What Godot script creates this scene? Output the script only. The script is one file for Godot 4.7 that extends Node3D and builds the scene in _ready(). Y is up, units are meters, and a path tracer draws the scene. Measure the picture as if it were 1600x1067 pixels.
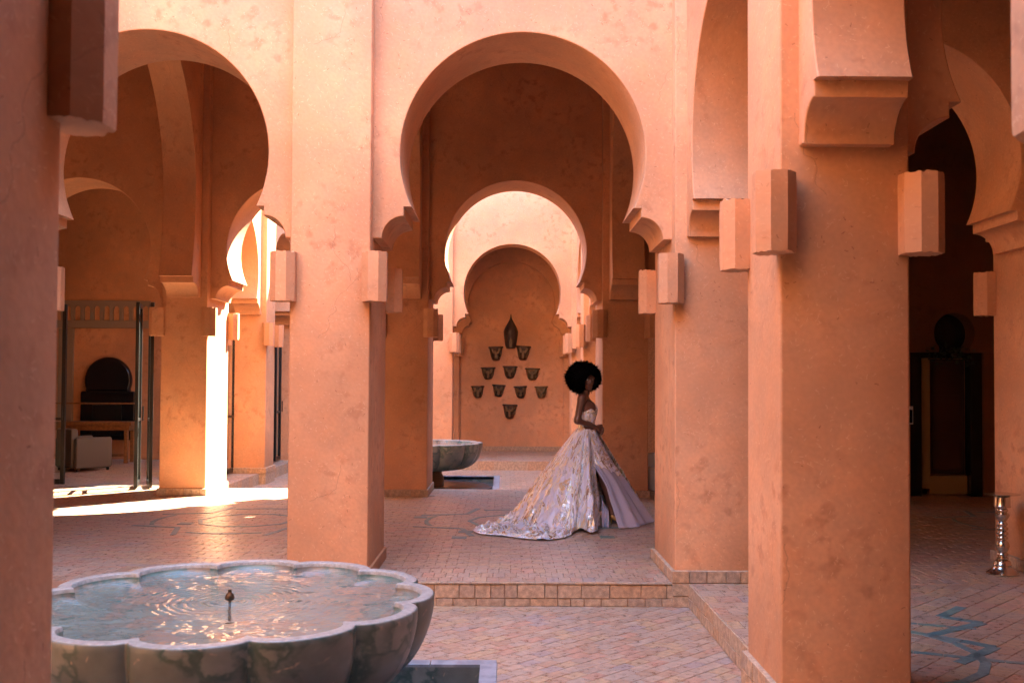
extends Node3D
# y is up, metres. Depth into the courtyard is written Z (positive away from the viewer); world z = -Z.

class MB:
	var v := PackedVector3Array()
	var n := PackedVector3Array()
	var uv := PackedVector2Array()
	var c := PackedColorArray()
	var use_c := false
	var col := Color.WHITE
	func tri(a: Vector3, b: Vector3, d: Vector3, na: Vector3, nb: Vector3, nd: Vector3, ua := Vector2.ZERO, ub := Vector2.ZERO, ud := Vector2.ZERO) -> void:
		var g := (b - a).cross(d - a)
		if g.dot(na + nb + nd) > 0.0:
			v.append(a); v.append(d); v.append(b)
			n.append(na); n.append(nd); n.append(nb)
			uv.append(ua); uv.append(ud); uv.append(ub)
		else:
			v.append(a); v.append(b); v.append(d)
			n.append(na); n.append(nb); n.append(nd)
			uv.append(ua); uv.append(ub); uv.append(ud)
		if use_c:
			c.append(col); c.append(col); c.append(col)
	func quad(a: Vector3, b: Vector3, d: Vector3, e: Vector3, na: Vector3, nb: Vector3, nd: Vector3, ne: Vector3) -> void:
		tri(a, b, d, na, nb, nd)
		tri(a, d, e, na, nd, ne)
	func flat(a: Vector3, b: Vector3, d: Vector3, e: Vector3, nn: Vector3) -> void:
		quad(a, b, d, e, nn, nn, nn, nn)
	func box(lo: Vector3, hi: Vector3, T := Transform3D()) -> void:
		var p := []
		for i in 8:
			p.append(T * Vector3(hi.x if i & 1 else lo.x, hi.y if i & 2 else lo.y, hi.z if i & 4 else lo.z))
		var B := T.basis
		flat(p[0], p[1], p[3], p[2], -B.z.normalized()); flat(p[4], p[5], p[7], p[6], B.z.normalized())
		flat(p[0], p[2], p[6], p[4], -B.x.normalized()); flat(p[1], p[3], p[7], p[5], B.x.normalized())
		flat(p[0], p[1], p[5], p[4], -B.y.normalized()); flat(p[2], p[3], p[7], p[6], B.y.normalized())
	# polygon in (x, y) of T, pushed from z = t0 to t1, edges rounded by bev except those listed in nob
	func prism(poly_in: PackedVector2Array, t0: float, t1: float, T := Transform3D(), bev := 0.0, nob := [], smooth_deg := 38.0) -> void:
		var poly := poly_in.duplicate()
		var area := 0.0
		var k := poly.size()
		for i in k:
			area += poly[i].cross(poly[(i + 1) % k])
		if area < 0:
			poly.reverse()
		var en: Array[Vector2] = []
		for i in k:
			var d := (poly[(i + 1) % k] - poly[i]).normalized()
			en.append(Vector2(d.y, -d.x))
		var off := []
		for i in k:
			off.append(0.0 if i in nob else bev)
		var ins := PackedVector2Array()
		for i in k:
			var a := en[(i + k - 1) % k]
			var b := en[i]
			var oa: float = off[(i + k - 1) % k]
			var ob: float = off[i]
			var det := a.x * b.y - a.y * b.x
			if absf(det) < 0.05:
				ins.append(poly[i] - (a + b).normalized() * (oa + ob) * 0.5)
			else:
				ins.append(poly[i] + Vector2((-oa) * b.y - (-ob) * a.y, a.x * (-ob) - b.x * (-oa)) / det)
		var lim := cos(deg_to_rad(smooth_deg))
		var B := T.basis
		var up := B.z.normalized()
		var cap := Geometry2D.triangulate_polygon(ins)
		for i in range(0, cap.size(), 3):
			for s in [0, 1]:
				var t := t1 if s else t0
				var nn := up if s else -up
				tri(T * Vector3(ins[cap[i]].x, ins[cap[i]].y, t), T * Vector3(ins[cap[i + 1]].x, ins[cap[i + 1]].y, t), T * Vector3(ins[cap[i + 2]].x, ins[cap[i + 2]].y, t), nn, nn, nn)
		for i in k:
			var j := (i + 1) % k
			var e := en[i]
			var ep := en[(i + k - 1) % k]
			var ex := en[j]
			var n0 := (e + ep).normalized() if e.dot(ep) > lim else e
			var n1 := (e + ex).normalized() if e.dot(ex) > lim else e
			var N0 := (B * Vector3(n0.x, n0.y, 0)).normalized()
			var N1 := (B * Vector3(n1.x, n1.y, 0)).normalized()
			var a := poly[i]
			var b := poly[j]
			quad(T * Vector3(a.x, a.y, t0 + bev), T * Vector3(b.x, b.y, t0 + bev), T * Vector3(b.x, b.y, t1 - bev), T * Vector3(a.x, a.y, t1 - bev), N0, N1, N1, N0)
			if bev > 0.0:
				var ia := ins[i]
				var ib := ins[j]
				var m0 := N0 if off[i] > 0 else N0
				quad(T * Vector3(a.x, a.y, t1 - bev), T * Vector3(b.x, b.y, t1 - bev), T * Vector3(ib.x, ib.y, t1), T * Vector3(ia.x, ia.y, t1), m0, N1, up if off[i] > 0 else N1, up if off[i] > 0 else N0)
				quad(T * Vector3(a.x, a.y, t0 + bev), T * Vector3(b.x, b.y, t0 + bev), T * Vector3(ib.x, ib.y, t0), T * Vector3(ia.x, ia.y, t0), m0, N1, -up if off[i] > 0 else N1, -up if off[i] > 0 else N0)
	# profile (r, y) turned about the y axis of T
	func lathe(prof: PackedVector2Array, seg: int, T := Transform3D(), a0 := 0.0, a1 := TAU, smooth_deg := 50.0) -> void:
		var k := prof.size()
		var en: Array[Vector2] = []
		for i in k - 1:
			var d := (prof[i + 1] - prof[i]).normalized()
			en.append(Vector2(d.y, -d.x))
		var lim := cos(deg_to_rad(smooth_deg))
		for i in k - 1:
			var e := en[i]
			var n0 := (e + en[i - 1]).normalized() if i > 0 and e.dot(en[i - 1]) > lim else e
			var n1 := (e + en[i + 1]).normalized() if i < k - 2 and e.dot(en[i + 1]) > lim else e
			for s in seg:
				var p := a0 + (a1 - a0) * s / seg
				var q := a0 + (a1 - a0) * (s + 1) / seg
				var cp := Vector3(cos(p), 0, sin(p))
				var cq := Vector3(cos(q), 0, sin(q))
				var Y := Vector3.UP
				quad(T * (cp * prof[i].x + Y * prof[i].y), T * (cq * prof[i].x + Y * prof[i].y), T * (cq * prof[i + 1].x + Y * prof[i + 1].y), T * (cp * prof[i + 1].x + Y * prof[i + 1].y),
					T.basis * (cp * n0.x + Y * n0.y), T.basis * (cq * n0.x + Y * n0.y), T.basis * (cq * n1.x + Y * n1.y), T.basis * (cp * n1.x + Y * n1.y))
	# grid of points, rows of nu points, smooth normals from the surface itself; flip picks the side
	func grid(p: PackedVector3Array, nu: int, nv: int, wrap: bool, flip := false, uvs := PackedVector2Array(), cols := PackedColorArray()) -> void:
		var nn := PackedVector3Array()
		nn.resize(nu * nv)
		var last := nu if wrap else nu - 1
		for j in nv - 1:
			for i in last:
				var i2 := (i + 1) % nu
				var a := j * nu + i
				var b := j * nu + i2
				var d := (j + 1) * nu + i2
				var e := (j + 1) * nu + i
				var g := (p[d] - p[a]).cross(p[e] - p[b])
				if flip:
					g = -g
				for q in [a, b, d, e]:
					nn[q] += g
		for q in nu * nv:
			nn[q] = nn[q].normalized() if nn[q].length() > 1e-12 else Vector3.UP
		var has := uvs.size() > 0
		var hc := cols.size() > 0
		for j in nv - 1:
			for i in last:
				var i2 := (i + 1) % nu
				var a := j * nu + i
				var b := j * nu + i2
				var d := (j + 1) * nu + i2
				var e := (j + 1) * nu + i
				for t in [[a, b, d], [a, d, e]]:
					var t0: int = t[0]
					var t1: int = t[1]
					var t2: int = t[2]
					if (p[t1] - p[t0]).cross(p[t2] - p[t0]).dot(nn[t0] + nn[t1] + nn[t2]) > 0:
						var sw := t1
						t1 = t2
						t2 = sw
					for q in [t0, t1, t2]:
						v.append(p[q]); n.append(nn[q])
						uv.append(uvs[q] if has else Vector2.ZERO)
						if hc:
							c.append(cols[q])
						elif use_c:
							c.append(col)
	func mesh() -> ArrayMesh:
		var a := []
		a.resize(Mesh.ARRAY_MAX)
		a[Mesh.ARRAY_VERTEX] = v
		a[Mesh.ARRAY_NORMAL] = n
		a[Mesh.ARRAY_TEX_UV] = uv
		if c.size() == v.size() and c.size() > 0:
			a[Mesh.ARRAY_COLOR] = c
		var m := ArrayMesh.new()
		m.add_surface_from_arrays(Mesh.PRIMITIVE_TRIANGLES, a)
		return m

var rng := RandomNumberGenerator.new()
var M := {}
var names := {}

func V(x: float, y: float, Z: float) -> Vector3:
	return Vector3(x, y, -Z)

func numbered(called: String) -> String:
	var k: int = names.get(called, 0)
	names[called] = k + 1
	return called if k == 0 else "%s_%03d" % [called, k]

func thing(called: String, label: String, category: String, at := Vector3.ZERO, group := "") -> Node3D:
	var o := Node3D.new()
	o.name = numbered(called)
	add_child(o, true)
	o.position = at
	o.set_meta("label", label)
	o.set_meta("category", category)
	if group != "":
		o.set_meta("group", group)
	return o

func part(called: String, m: Mesh, mat: Material, parent: Node, at := Vector3.ZERO) -> MeshInstance3D:
	var o := MeshInstance3D.new()
	o.name = called
	if parent == self:
		o.name = numbered(called)
	else:
		var k := 0
		for ch in parent.get_children():
			if ch.has_meta("base") and ch.get_meta("base") == called:
				k += 1
		o.set_meta("base", called)
		if k > 0:
			o.name = "%s_%03d" % [called, k]
	o.mesh = m
	o.material_override = mat
	o.position = at
	parent.add_child(o, true)
	return o

func quick(called: String, k: int, m: Mesh, mat: Material, parent: Node, T: Transform3D) -> MeshInstance3D:
	var o := MeshInstance3D.new()
	o.name = called if k == 0 else "%s_%03d" % [called, k]
	o.mesh = m
	o.material_override = mat
	o.transform = T
	parent.add_child(o, true)
	return o

func struct(called: String, m: Mesh, mat: Material) -> MeshInstance3D:
	var o := part(called, m, mat, self)
	o.set_meta("kind", "structure")
	return o

func tag(o: Node, label: String, category: String, group := "") -> void:
	o.set_meta("label", label)
	o.set_meta("category", category)
	if group != "":
		o.set_meta("group", group)

func rrect(x0: float, x1: float, y0: float, y1: float, r: float, seg := 3) -> PackedVector2Array:
	var p := PackedVector2Array()
	for q in 4:
		var cx := x1 - r if q == 0 or q == 3 else x0 + r
		var cy := y1 - r if q < 2 else y0 + r
		for i in seg + 1:
			var a := PI / 2 * q + PI / 2 * i / seg
			p.append(Vector2(cx + r * cos(a), cy + r * sin(a)))
	return p

# ---------------------------------------------------------------- textures and materials
func noise_bytes(size: int, freq: float, oct: int, sd: int, kind := FastNoiseLite.TYPE_SIMPLEX_SMOOTH, frac := FastNoiseLite.FRACTAL_FBM) -> PackedByteArray:
	var f := FastNoiseLite.new()
	f.noise_type = kind
	f.seed = sd
	f.frequency = freq
	f.fractal_type = frac
	f.fractal_octaves = oct
	var im := f.get_seamless_image(size, size, false, false, 0.15)
	im.convert(Image.FORMAT_L8)
	return im.get_data()

func tex(size: int, data: PackedByteArray, fmt := Image.FORMAT_RGB8) -> ImageTexture:
	return ImageTexture.create_from_image(Image.create_from_data(size, size, false, fmt, data))

func srgb8(x: float) -> int:
	x = clampf(x, 0.0, 1.0)
	return int(255.0 * (12.92 * x if x < 0.0031308 else 1.055 * pow(x, 1.0 / 2.4) - 0.055) + 0.5)

func lin(r: float, g: float, b: float) -> Color:
	return Color(r, g, b).linear_to_srgb()

func mat(color: Color, rough: float, metal := 0.0) -> StandardMaterial3D:
	var m := StandardMaterial3D.new()
	m.albedo_color = color
	m.roughness = rough
	m.metallic = metal
	return m

func tri_map(m: StandardMaterial3D, s: float, world := true) -> void:
	m.uv1_triplanar = true
	m.uv1_world_triplanar = world
	m.uv1_triplanar_sharpness = 6.0
	m.uv1_scale = Vector3(s, s, s)

func make_plaster() -> void:
	var S := 1024
	var big := noise_bytes(S, 0.004, 4, 11)
	var mid := noise_bytes(S, 0.013, 4, 23)
	var fine := noise_bytes(S, 0.09, 3, 37)
	var blot := noise_bytes(S, 0.022, 5, 51)
	var lut := PackedByteArray()
	lut.resize(1024)
	for i in 1024:
		lut[i] = srgb8(i / 1023.0)
	var rgb := PackedByteArray()
	rgb.resize(S * S * 3)
	var hgt := PackedByteArray()
	hgt.resize(S * S)
	for i in S * S:
		var b := (big[i] - 128) / 128.0
		var m := (mid[i] - 128) / 128.0
		var f := (fine[i] - 128) / 128.0
		var bl := smoothstep(118.0, 220.0, blot[i]) * maxf(0.0, (big[i] - 108) / 100.0)
		var k := 1.0 + 0.07 * b + 0.09 * m + 0.07 * f - 0.24 * bl
		var warm := 0.05 * m - 0.04 * b
		rgb[i * 3] = lut[clampi(int(0.73 * k * 1023), 0, 1023)]
		rgb[i * 3 + 1] = lut[clampi(int(0.368 * k * (1.0 - warm - 0.12 * bl) * 1023), 0, 1023)]
		rgb[i * 3 + 2] = lut[clampi(int(0.182 * k * (1.0 - 2.0 * warm - 0.2 * bl) * 1023), 0, 1023)]
		hgt[i] = clampi(int(128 + 24 * f + 26 * m + 20 * b), 0, 255)
	# straw flecks pressed into the plaster
	rng.seed = 5
	for q in 7000:
		var x := rng.randf() * S
		var y := rng.randf() * S
		var a := rng.randf() * TAU
		var ln := rng.randf_range(2, 7)
		var bend := rng.randf_range(-0.12, 0.12)
		var light := rng.randf() < 0.92
		var i0 := (int(y) % S) * S + int(x) % S
		if blot[i0] < 124 and rng.randf() < 0.8:
			continue
		for t in int(ln):
			x += cos(a)
			y += sin(a)
			a += bend
			var i := (posmod(int(y), S)) * S + posmod(int(x), S)
			var to := [244, 200, 158] if light else [128, 72, 46]
			var wgt := 0.7 if light else 0.6
			for ch in 3:
				rgb[i * 3 + ch] = int(lerpf(rgb[i * 3 + ch], to[ch], wgt))
			hgt[i] = clampi(hgt[i] + (28 if light else -30), 0, 255)
	# hairline cracks
	for q in 9:
		var x := rng.randf() * S
		var y := rng.randf() * S
		var a := rng.randf_range(1.0, 2.1)
		for t in rng.randi_range(60, 220):
			a += rng.randf_range(-0.35, 0.35)
			a = lerpf(a, 1.57, 0.04)
			x += cos(a)
			y += sin(a)
			var i := (posmod(int(y), S)) * S + posmod(int(x), S)
			for ch in 3:
				rgb[i * 3 + ch] = int(rgb[i * 3 + ch] * 0.86)
			hgt[i] = maxi(0, hgt[i] - 40)
	var col := tex(S, rgb)
	var ht := tex(S, hgt, Image.FORMAT_L8)
	var D := 512
	var dn := noise_bytes(D, 0.008, 5, 77)
	var dd := PackedByteArray()
	dd.resize(D * D * 3)
	for i in D * D:
		var k := 0.90 + 0.10 * (dn[i] - 128) / 100.0
		dd[i * 3] = clampi(int(255 * k), 0, 255)
		dd[i * 3 + 1] = clampi(int(255 * (k - 0.01)), 0, 255)
		dd[i * 3 + 2] = clampi(int(255 * (k - 0.015)), 0, 255)
	var det := tex(D, dd)
	for spec in [["plaster", Color(1, 1, 1), 0.72], ["plaster_dull", Color(0.97, 0.95, 0.94), 0.8]]:
		var m := mat(spec[1], spec[2])
		m.albedo_texture = col
		tri_map(m, 0.27)
		m.heightmap_enabled = true
		m.heightmap_texture = ht
		m.heightmap_scale = 0.55
		m.detail_enabled = true
		m.detail_blend_mode = BaseMaterial3D.BLEND_MODE_MUL
		m.detail_albedo = det
		m.detail_uv_layer = BaseMaterial3D.DETAIL_UV_2
		m.uv2_triplanar = true
		m.uv2_world_triplanar = true
		m.uv2_scale = Vector3(0.083, 0.083, 0.083)
		M[spec[0]] = m

func make_materials() -> void:
	make_plaster()
	# fired clay tile: grain that multiplies the tone of each piece
	var S := 512
	var a := noise_bytes(S, 0.02, 5, 3)
	var b := noise_bytes(S, 0.12, 3, 4)
	var d := PackedByteArray()
	d.resize(S * S * 3)
	var r := PackedByteArray()
	r.resize(S * S)
	for i in S * S:
		var k := 0.86 + 0.13 * (a[i] - 128) / 128.0 + 0.10 * (b[i] - 128) / 128.0
		for ch in 3:
			d[i * 3 + ch] = clampi(int(255 * k), 0, 255)
		r[i] = clampi(int(200 + 55.0 * (a[i] - 128) / 128.0 + 20.0 * (b[i] - 128) / 128.0), 0, 255)
	var grain := tex(S, d)
	var rough := tex(S, r, Image.FORMAT_L8)
	var h8 := tex(S, a, Image.FORMAT_L8)
	M.grain = grain
	M.tones = []
	var tones := [[0.588, 0.387, 0.265], [0.61, 0.42, 0.296], [0.554, 0.349, 0.23], [0.576, 0.42, 0.311], [0.633, 0.42, 0.255], [0.531, 0.365, 0.265], [0.621, 0.354, 0.24], [0.497, 0.376, 0.321]]
	M.tone_rgb = tones
	for t in tones + [[1.0, 1.0, 1.0]]:
		var m := mat(lin(t[0], t[1], t[2]), 0.42)
		m.albedo_texture = grain
		m.roughness_texture = rough
		m.roughness_texture_channel = BaseMaterial3D.TEXTURE_CHANNEL_RED
		m.roughness = 0.42
		m.heightmap_enabled = true
		m.heightmap_texture = h8
		m.heightmap_scale = 0.3
		m.metallic_specular = 0.5
		tri_map(m, 1.3)
		M.tones.append(m)
	var tm: StandardMaterial3D = M.tones.pop_back()
	tm.vertex_color_use_as_albedo = true
	M.tile_many = tm
	var ried := []
	for t in [[0.66, 0.455, 0.29], [0.62, 0.43, 0.28], [0.68, 0.42, 0.24], [0.57, 0.40, 0.27]]:
		var m := mat(lin(t[0], t[1], t[2]), 0.75)
		m.albedo_texture = grain
		m.heightmap_enabled = true
		m.heightmap_texture = h8
		m.heightmap_scale = 0.2
		tri_map(m, 1.7)
		ried.append(m)
	M.riser = ried
	M.mortar = mat(lin(0.40, 0.255, 0.18), 0.9)
	M.ground = mat(lin(0.36, 0.26, 0.18), 0.95)
	var teal := []
	for t in [[0.19, 0.31, 0.305], [0.24, 0.34, 0.33], [0.16, 0.28, 0.285], [0.21, 0.34, 0.29]]:
		var m := mat(lin(t[0], t[1], t[2]), 0.4)
		m.albedo_texture = grain
		tri_map(m, 2.0)
		teal.append(m)
	M.teal = teal
	# marble: banded grey green and brown with pale veins
	var w := noise_bytes(S, 0.006, 5, 8)
	var w2 := noise_bytes(S, 0.02, 4, 9)
	var vn := noise_bytes(S, 0.007, 4, 10, FastNoiseLite.TYPE_SIMPLEX_SMOOTH, FastNoiseLite.FRACTAL_RIDGED)
	for kind in 3:
		var e := PackedByteArray()
		e.resize(S * S * 3)
		for i in S * S:
			var t := clampf(0.5 + (w[i] - 128) / 110.0 + 0.35 * (w2[i] - 128) / 128.0, 0, 1)
			var c: Color
			if kind == 0:
				c = Color(0.15, 0.17, 0.15).lerp(Color(0.06, 0.10, 0.082), smoothstep(0.3, 0.75, t))
				c = c.lerp(Color(0.27, 0.275, 0.24), smoothstep(0.72, 1.0, t) * 0.7)
				c = c.lerp(Color(0.40, 0.31, 0.235), smoothstep(0.86, 0.95, vn[i] / 255.0) * 0.75)
				c = c * (0.82 + 0.36 * a[i] / 255.0)
			elif kind == 1:
				c = Color(0.21, 0.23, 0.255).lerp(Color(0.33, 0.345, 0.37), t)
				c = c.lerp(Color(0.5, 0.5, 0.52), smoothstep(0.88, 0.98, vn[i] / 255.0) * 0.7)
			else:
				c = Color(0.105, 0.175, 0.15).lerp(Color(0.05, 0.11, 0.094), smoothstep(0.35, 0.7, t))
				c = c.lerp(Color(0.21, 0.16, 0.115), smoothstep(0.70, 0.9, t) * 0.85)
				c = c.lerp(Color(0.34, 0.26, 0.19), smoothstep(0.91, 0.97, vn[i] / 255.0) * 0.7)
			e[i * 3] = srgb8(c.r); e[i * 3 + 1] = srgb8(c.g); e[i * 3 + 2] = srgb8(c.b)
		var m := mat(Color.WHITE, [0.38, 0.4, 0.3][kind])
		m.albedo_texture = tex(S, e)
		tri_map(m, [0.75, 1.6, 0.8][kind], false)
		M[["marble", "blue_stone", "bowl_inside"][kind]] = m
	M.slate = mat(lin(0.115, 0.12, 0.13), 0.3)
	M.slate.albedo_texture = grain
	tri_map(M.slate, 1.1, false)
	M.rim = mat(lin(0.42, 0.42, 0.385), 0.35)
	M.rim.albedo_texture = grain
	tri_map(M.rim, 2.3, false)
	# water with rings spreading from the jet
	var W := 512
	var hh := Image.create(W, W, false, Image.FORMAT_RF)
	var wn := noise_bytes(W, 0.02, 3, 61)
	for y in W:
		for x in W:
			var p := Vector2(x - 256, y - 256) / 256.0
			var rr := p.length()
			var wob := (wn[y * W + x] - 128) / 128.0
			var s := sin((rr + 0.012 * wob) * 150.0) * exp(-rr * 4.2) * smoothstep(0.01, 0.06, rr)
			hh.set_pixel(x, y, Color(0.5 + 0.24 * s + 0.26 * wob, 0, 0))
	hh.convert(Image.FORMAT_L8)
	var hb := hh.duplicate()
	hb.convert(Image.FORMAT_RGBA8)
	hb.bump_map_to_normal_map(4.0)
	M.water = mat(Color(0.85, 0.95, 0.95, 0.06), 0.02)
	M.water.transparency = BaseMaterial3D.TRANSPARENCY_ALPHA
	M.water.normal_enabled = true
	M.water.normal_texture = ImageTexture.create_from_image(hb)
	M.water.normal_scale = 1.7
	M.metal_dark = mat(lin(0.03, 0.028, 0.026), 0.38, 0.6)
	M.black = mat(lin(0.008, 0.009, 0.011), 0.22)
	M.glass = mat(Color(0.7, 0.8, 0.78, 0.05), 0.03)
	M.glass.transparency = BaseMaterial3D.TRANSPARENCY_ALPHA
	M.glass.metallic_specular = 0.12
	M.brass = mat(lin(0.62, 0.56, 0.48), 0.22, 1.0)
	M.bronze = mat(lin(0.10, 0.07, 0.045), 0.4, 0.8)
	M.linen = mat(lin(0.12, 0.10, 0.08), 0.9)
	M.white_cloth = mat(lin(0.75, 0.74, 0.74), 0.85)
	M.cream = mat(lin(0.30, 0.23, 0.17), 0.8)
	M.wood = mat(lin(0.34, 0.15, 0.05), 0.45)
	M.wood.albedo_texture = grain
	tri_map(M.wood, 1.5)
	M.shade_plaster = M.plaster.duplicate()
	M.shade_plaster.albedo_color = Color(0.58, 0.52, 0.48)  # darker plaster copy; shade of the hall end is put into the colour
	M.bounce_dark = mat(lin(0.06, 0.04, 0.03), 0.6)  # for unseen surfaces kept dark to cut bounce light on the near pillar
	M.dark_door = mat(lin(0.055, 0.018, 0.010), 0.5)
	M.straw_strip = mat(lin(0.30, 0.21, 0.09), 0.6)
	var pots := []
	for t in [[0.085, 0.045, 0.025], [0.10, 0.055, 0.028], [0.16, 0.09, 0.03], [0.065, 0.04, 0.028], [0.19, 0.115, 0.045]]:
		var m := mat(lin(t[0], t[1], t[2]), 0.5)
		m.albedo_texture = grain
		tri_map(m, 3.0)
		pots.append(m)
	M.pots = pots
	M.skin = mat(lin(0.135, 0.060, 0.038), 0.30)
	M.hair = mat(lin(0.006, 0.005, 0.0048), 0.95)
	M.hair.metallic_specular = 0.1
	M.eye = mat(lin(0.5, 0.48, 0.45), 0.2)
	M.iris = mat(lin(0.01, 0.006, 0.005), 0.15)
	M.lips = mat(lin(0.16, 0.05, 0.045), 0.35)
	make_dress()

func make_dress() -> void:
	var S := 1024
	var base := noise_bytes(S, 0.012, 3, 91)
	var fine := noise_bytes(S, 0.06, 3, 92)
	var rgb := PackedByteArray()
	rgb.resize(S * S * 3)
	var orm := PackedByteArray()
	orm.resize(S * S * 3)
	for i in S * S:
		var k := 0.78 + 0.05 * (base[i] - 128) / 128.0
		rgb[i * 3] = srgb8(k); rgb[i * 3 + 1] = srgb8(k * 0.985); rgb[i * 3 + 2] = srgb8(k * 1.09)
		orm[i * 3] = 255; orm[i * 3 + 1] = 150; orm[i * 3 + 2] = 0
	rng.seed = 77
	var foil := [[0.90, 0.85, 0.72], [0.93, 0.91, 0.87], [0.86, 0.66, 0.34], [0.94, 0.93, 0.91], [0.50, 0.32, 0.17], [0.92, 0.79, 0.52], [0.95, 0.93, 0.90], [0.92, 0.90, 0.84], [0.93, 0.88, 0.76]]
	for q in 560:
		var cx := rng.randf() * S
		var cy := rng.randf() * S
		var sprig := rng.randf() * TAU
		for leaf in rng.randi_range(2, 4):
			var ang := sprig + rng.randf_range(-0.9, 0.9)
			var ln := rng.randf_range(20, 54)
			var wd := ln * rng.randf_range(0.20, 0.36)
			var c: Array = foil[rng.randi() % foil.size()]
			var g := [srgb8(c[0]), srgb8(c[1]), srgb8(c[2])]
			var ro := rng.randi_range(50, 95)
			var dx := cos(ang)
			var dy := sin(ang)
			var ox := cx + dx * ln
			var oy := cy + dy * ln
			var lim := int(ln) + 2
			for yy in range(-lim, lim):
				for xx in range(-lim, lim):
					var u := (xx * dx + yy * dy) / ln
					if absf(u) >= 1.0:
						continue
					var vv := (-xx * dy + yy * dx) / wd + 0.25 * u * u
					if absf(vv) < (1.0 - u * u) * (1.0 - 0.25 * u) and not (absf(vv) < 0.07 and u < 0.6):
						var i := posmod(int(oy) + yy, S) * S + posmod(int(ox) + xx, S)
						if fine[i] < 86:
							continue
						for ch in 3:
							rgb[i * 3 + ch] = g[ch]
						orm[i * 3 + 1] = ro
						orm[i * 3 + 2] = 120
	var hgt := PackedByteArray()
	hgt.resize(S * S * 4)
	for i in S * S:
		var hv := clampi(int(110 + 0.35 * (fine[i] - 128) + 0.5 * (base[i] - 128)) + (44 if orm[i * 3 + 2] > 0 else 0), 0, 255)
		hgt[i * 4] = hv; hgt[i * 4 + 1] = hv; hgt[i * 4 + 2] = hv; hgt[i * 4 + 3] = 255
	var nm := Image.create_from_data(S, S, false, Image.FORMAT_RGBA8, hgt)
	nm.bump_map_to_normal_map(6.0)
	var m := ORMMaterial3D.new()
	m.albedo_texture = tex(S, rgb)
	m.orm_texture = tex(S, orm)
	m.normal_enabled = true
	m.normal_texture = ImageTexture.create_from_image(nm)
	m.normal_scale = 1.2
	M.brocade = m
	var sh := mat(Color(0.84, 0.82, 0.90, 0.55), 0.5)
	sh.transparency = BaseMaterial3D.TRANSPARENCY_ALPHA
	sh.rim_enabled = true
	sh.rim = 0.5
	M.organza = sh
	M.gold = mat(lin(0.8, 0.55, 0.2), 0.3, 1.0)

# ---------------------------------------------------------------- the building
const PX := {-2: [-7.99, -7.34], -1: [-4.87, -4.22], 0: [-1.75, -1.10], 1: [1.37, 2.02], 2: [4.49, 5.14], 3: [7.61, 8.26]}
const RZ := {"r0": [1.86, 2.53], "rm": [4.95, 5.62], "r1": [8.04, 9.12], "r2": [14.07, 15.15], "rn": [17.54, 18.20], "r3": [20.60, 21.27]}
const HALL := 7.2
const GAL := 6.5
const GAL1 := 7.0
const NORTH := 7.2
const COURT := -0.19
var made_mesh := {}

func block_mesh(sd: int) -> ArrayMesh:
	var key := "block%d" % sd
	if not made_mesh.has(key):
		rng.seed = 400 + sd
		var oct := PackedVector2Array()
		for i in 8:
			var a := PI / 8 + PI / 4 * i
			var rr := 0.1085 * rng.randf_range(0.985, 1.015)
			oct.append(Vector2(cos(a), sin(a)) * rr)
		var mb := MB.new()
		# eight plastered faces, each a little uneven, with a ragged broken upper rim
		var fn := FastNoiseLite.new()
		fn.seed = 40 + sd
		fn.frequency = 9.0
		var top := PackedVector3Array()
		for i in 8:
			var p := oct[i]
			var q := oct[(i + 1) % 8]
			var g := PackedVector3Array()
			for r in 9:
				var hv := r / 8.0
				for c in 7:
					var w := p.lerp(q, c / 6.0)
					var y := 2.245 + 0.393 * hv
					var k := 1.0 + 0.018 * fn.get_noise_3d(w.x, y, w.y) + (0.012 * fn.get_noise_3d(w.x * 6.0, y * 6.0, w.y * 6.0) if r in [0, 8] else 0.0)
					if r == 8:
						y += 0.014 * fn.get_noise_3d(w.x * 3.0 + 5.0, 1.0, w.y * 3.0) + 0.016 * absf(fn.get_noise_3d(w.x * 11.0, 7.0, w.y * 11.0))
						k *= 0.985
					elif r == 0:
						y += 0.010 * fn.get_noise_3d(w.x * 5.0, 3.0, w.y * 5.0)
						k *= 0.985
					g.append(Vector3(w.x * k, y, -w.y * k))
			mb.grid(g, 7, 9, false, true)
			if mb.n[mb.n.size() - 1].dot(Vector3(p.x, 0, -p.y)) < 0:
				for x in range(mb.n.size() - 6 * 8 * 6, mb.n.size()):
					mb.n[x] = -mb.n[x]
				for x in range(mb.n.size() - 6 * 8 * 6, mb.n.size(), 3):
					var sw := mb.v[x + 1]
					mb.v[x + 1] = mb.v[x + 2]
					mb.v[x + 2] = sw
					var sn := mb.n[x + 1]
					mb.n[x + 1] = mb.n[x + 2]
					mb.n[x + 2] = sn
			for c in 6:
				mb.tri(Vector3(0, 2.638, 0), g[8 * 7 + c], g[8 * 7 + c + 1], Vector3.UP, Vector3.UP, Vector3.UP)
				mb.tri(Vector3(0, 2.245, 0), g[c], g[c + 1], Vector3.DOWN, Vector3.DOWN, Vector3.DOWN)
		made_mesh[key] = mb.mesh()
	return made_mesh[key]

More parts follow.
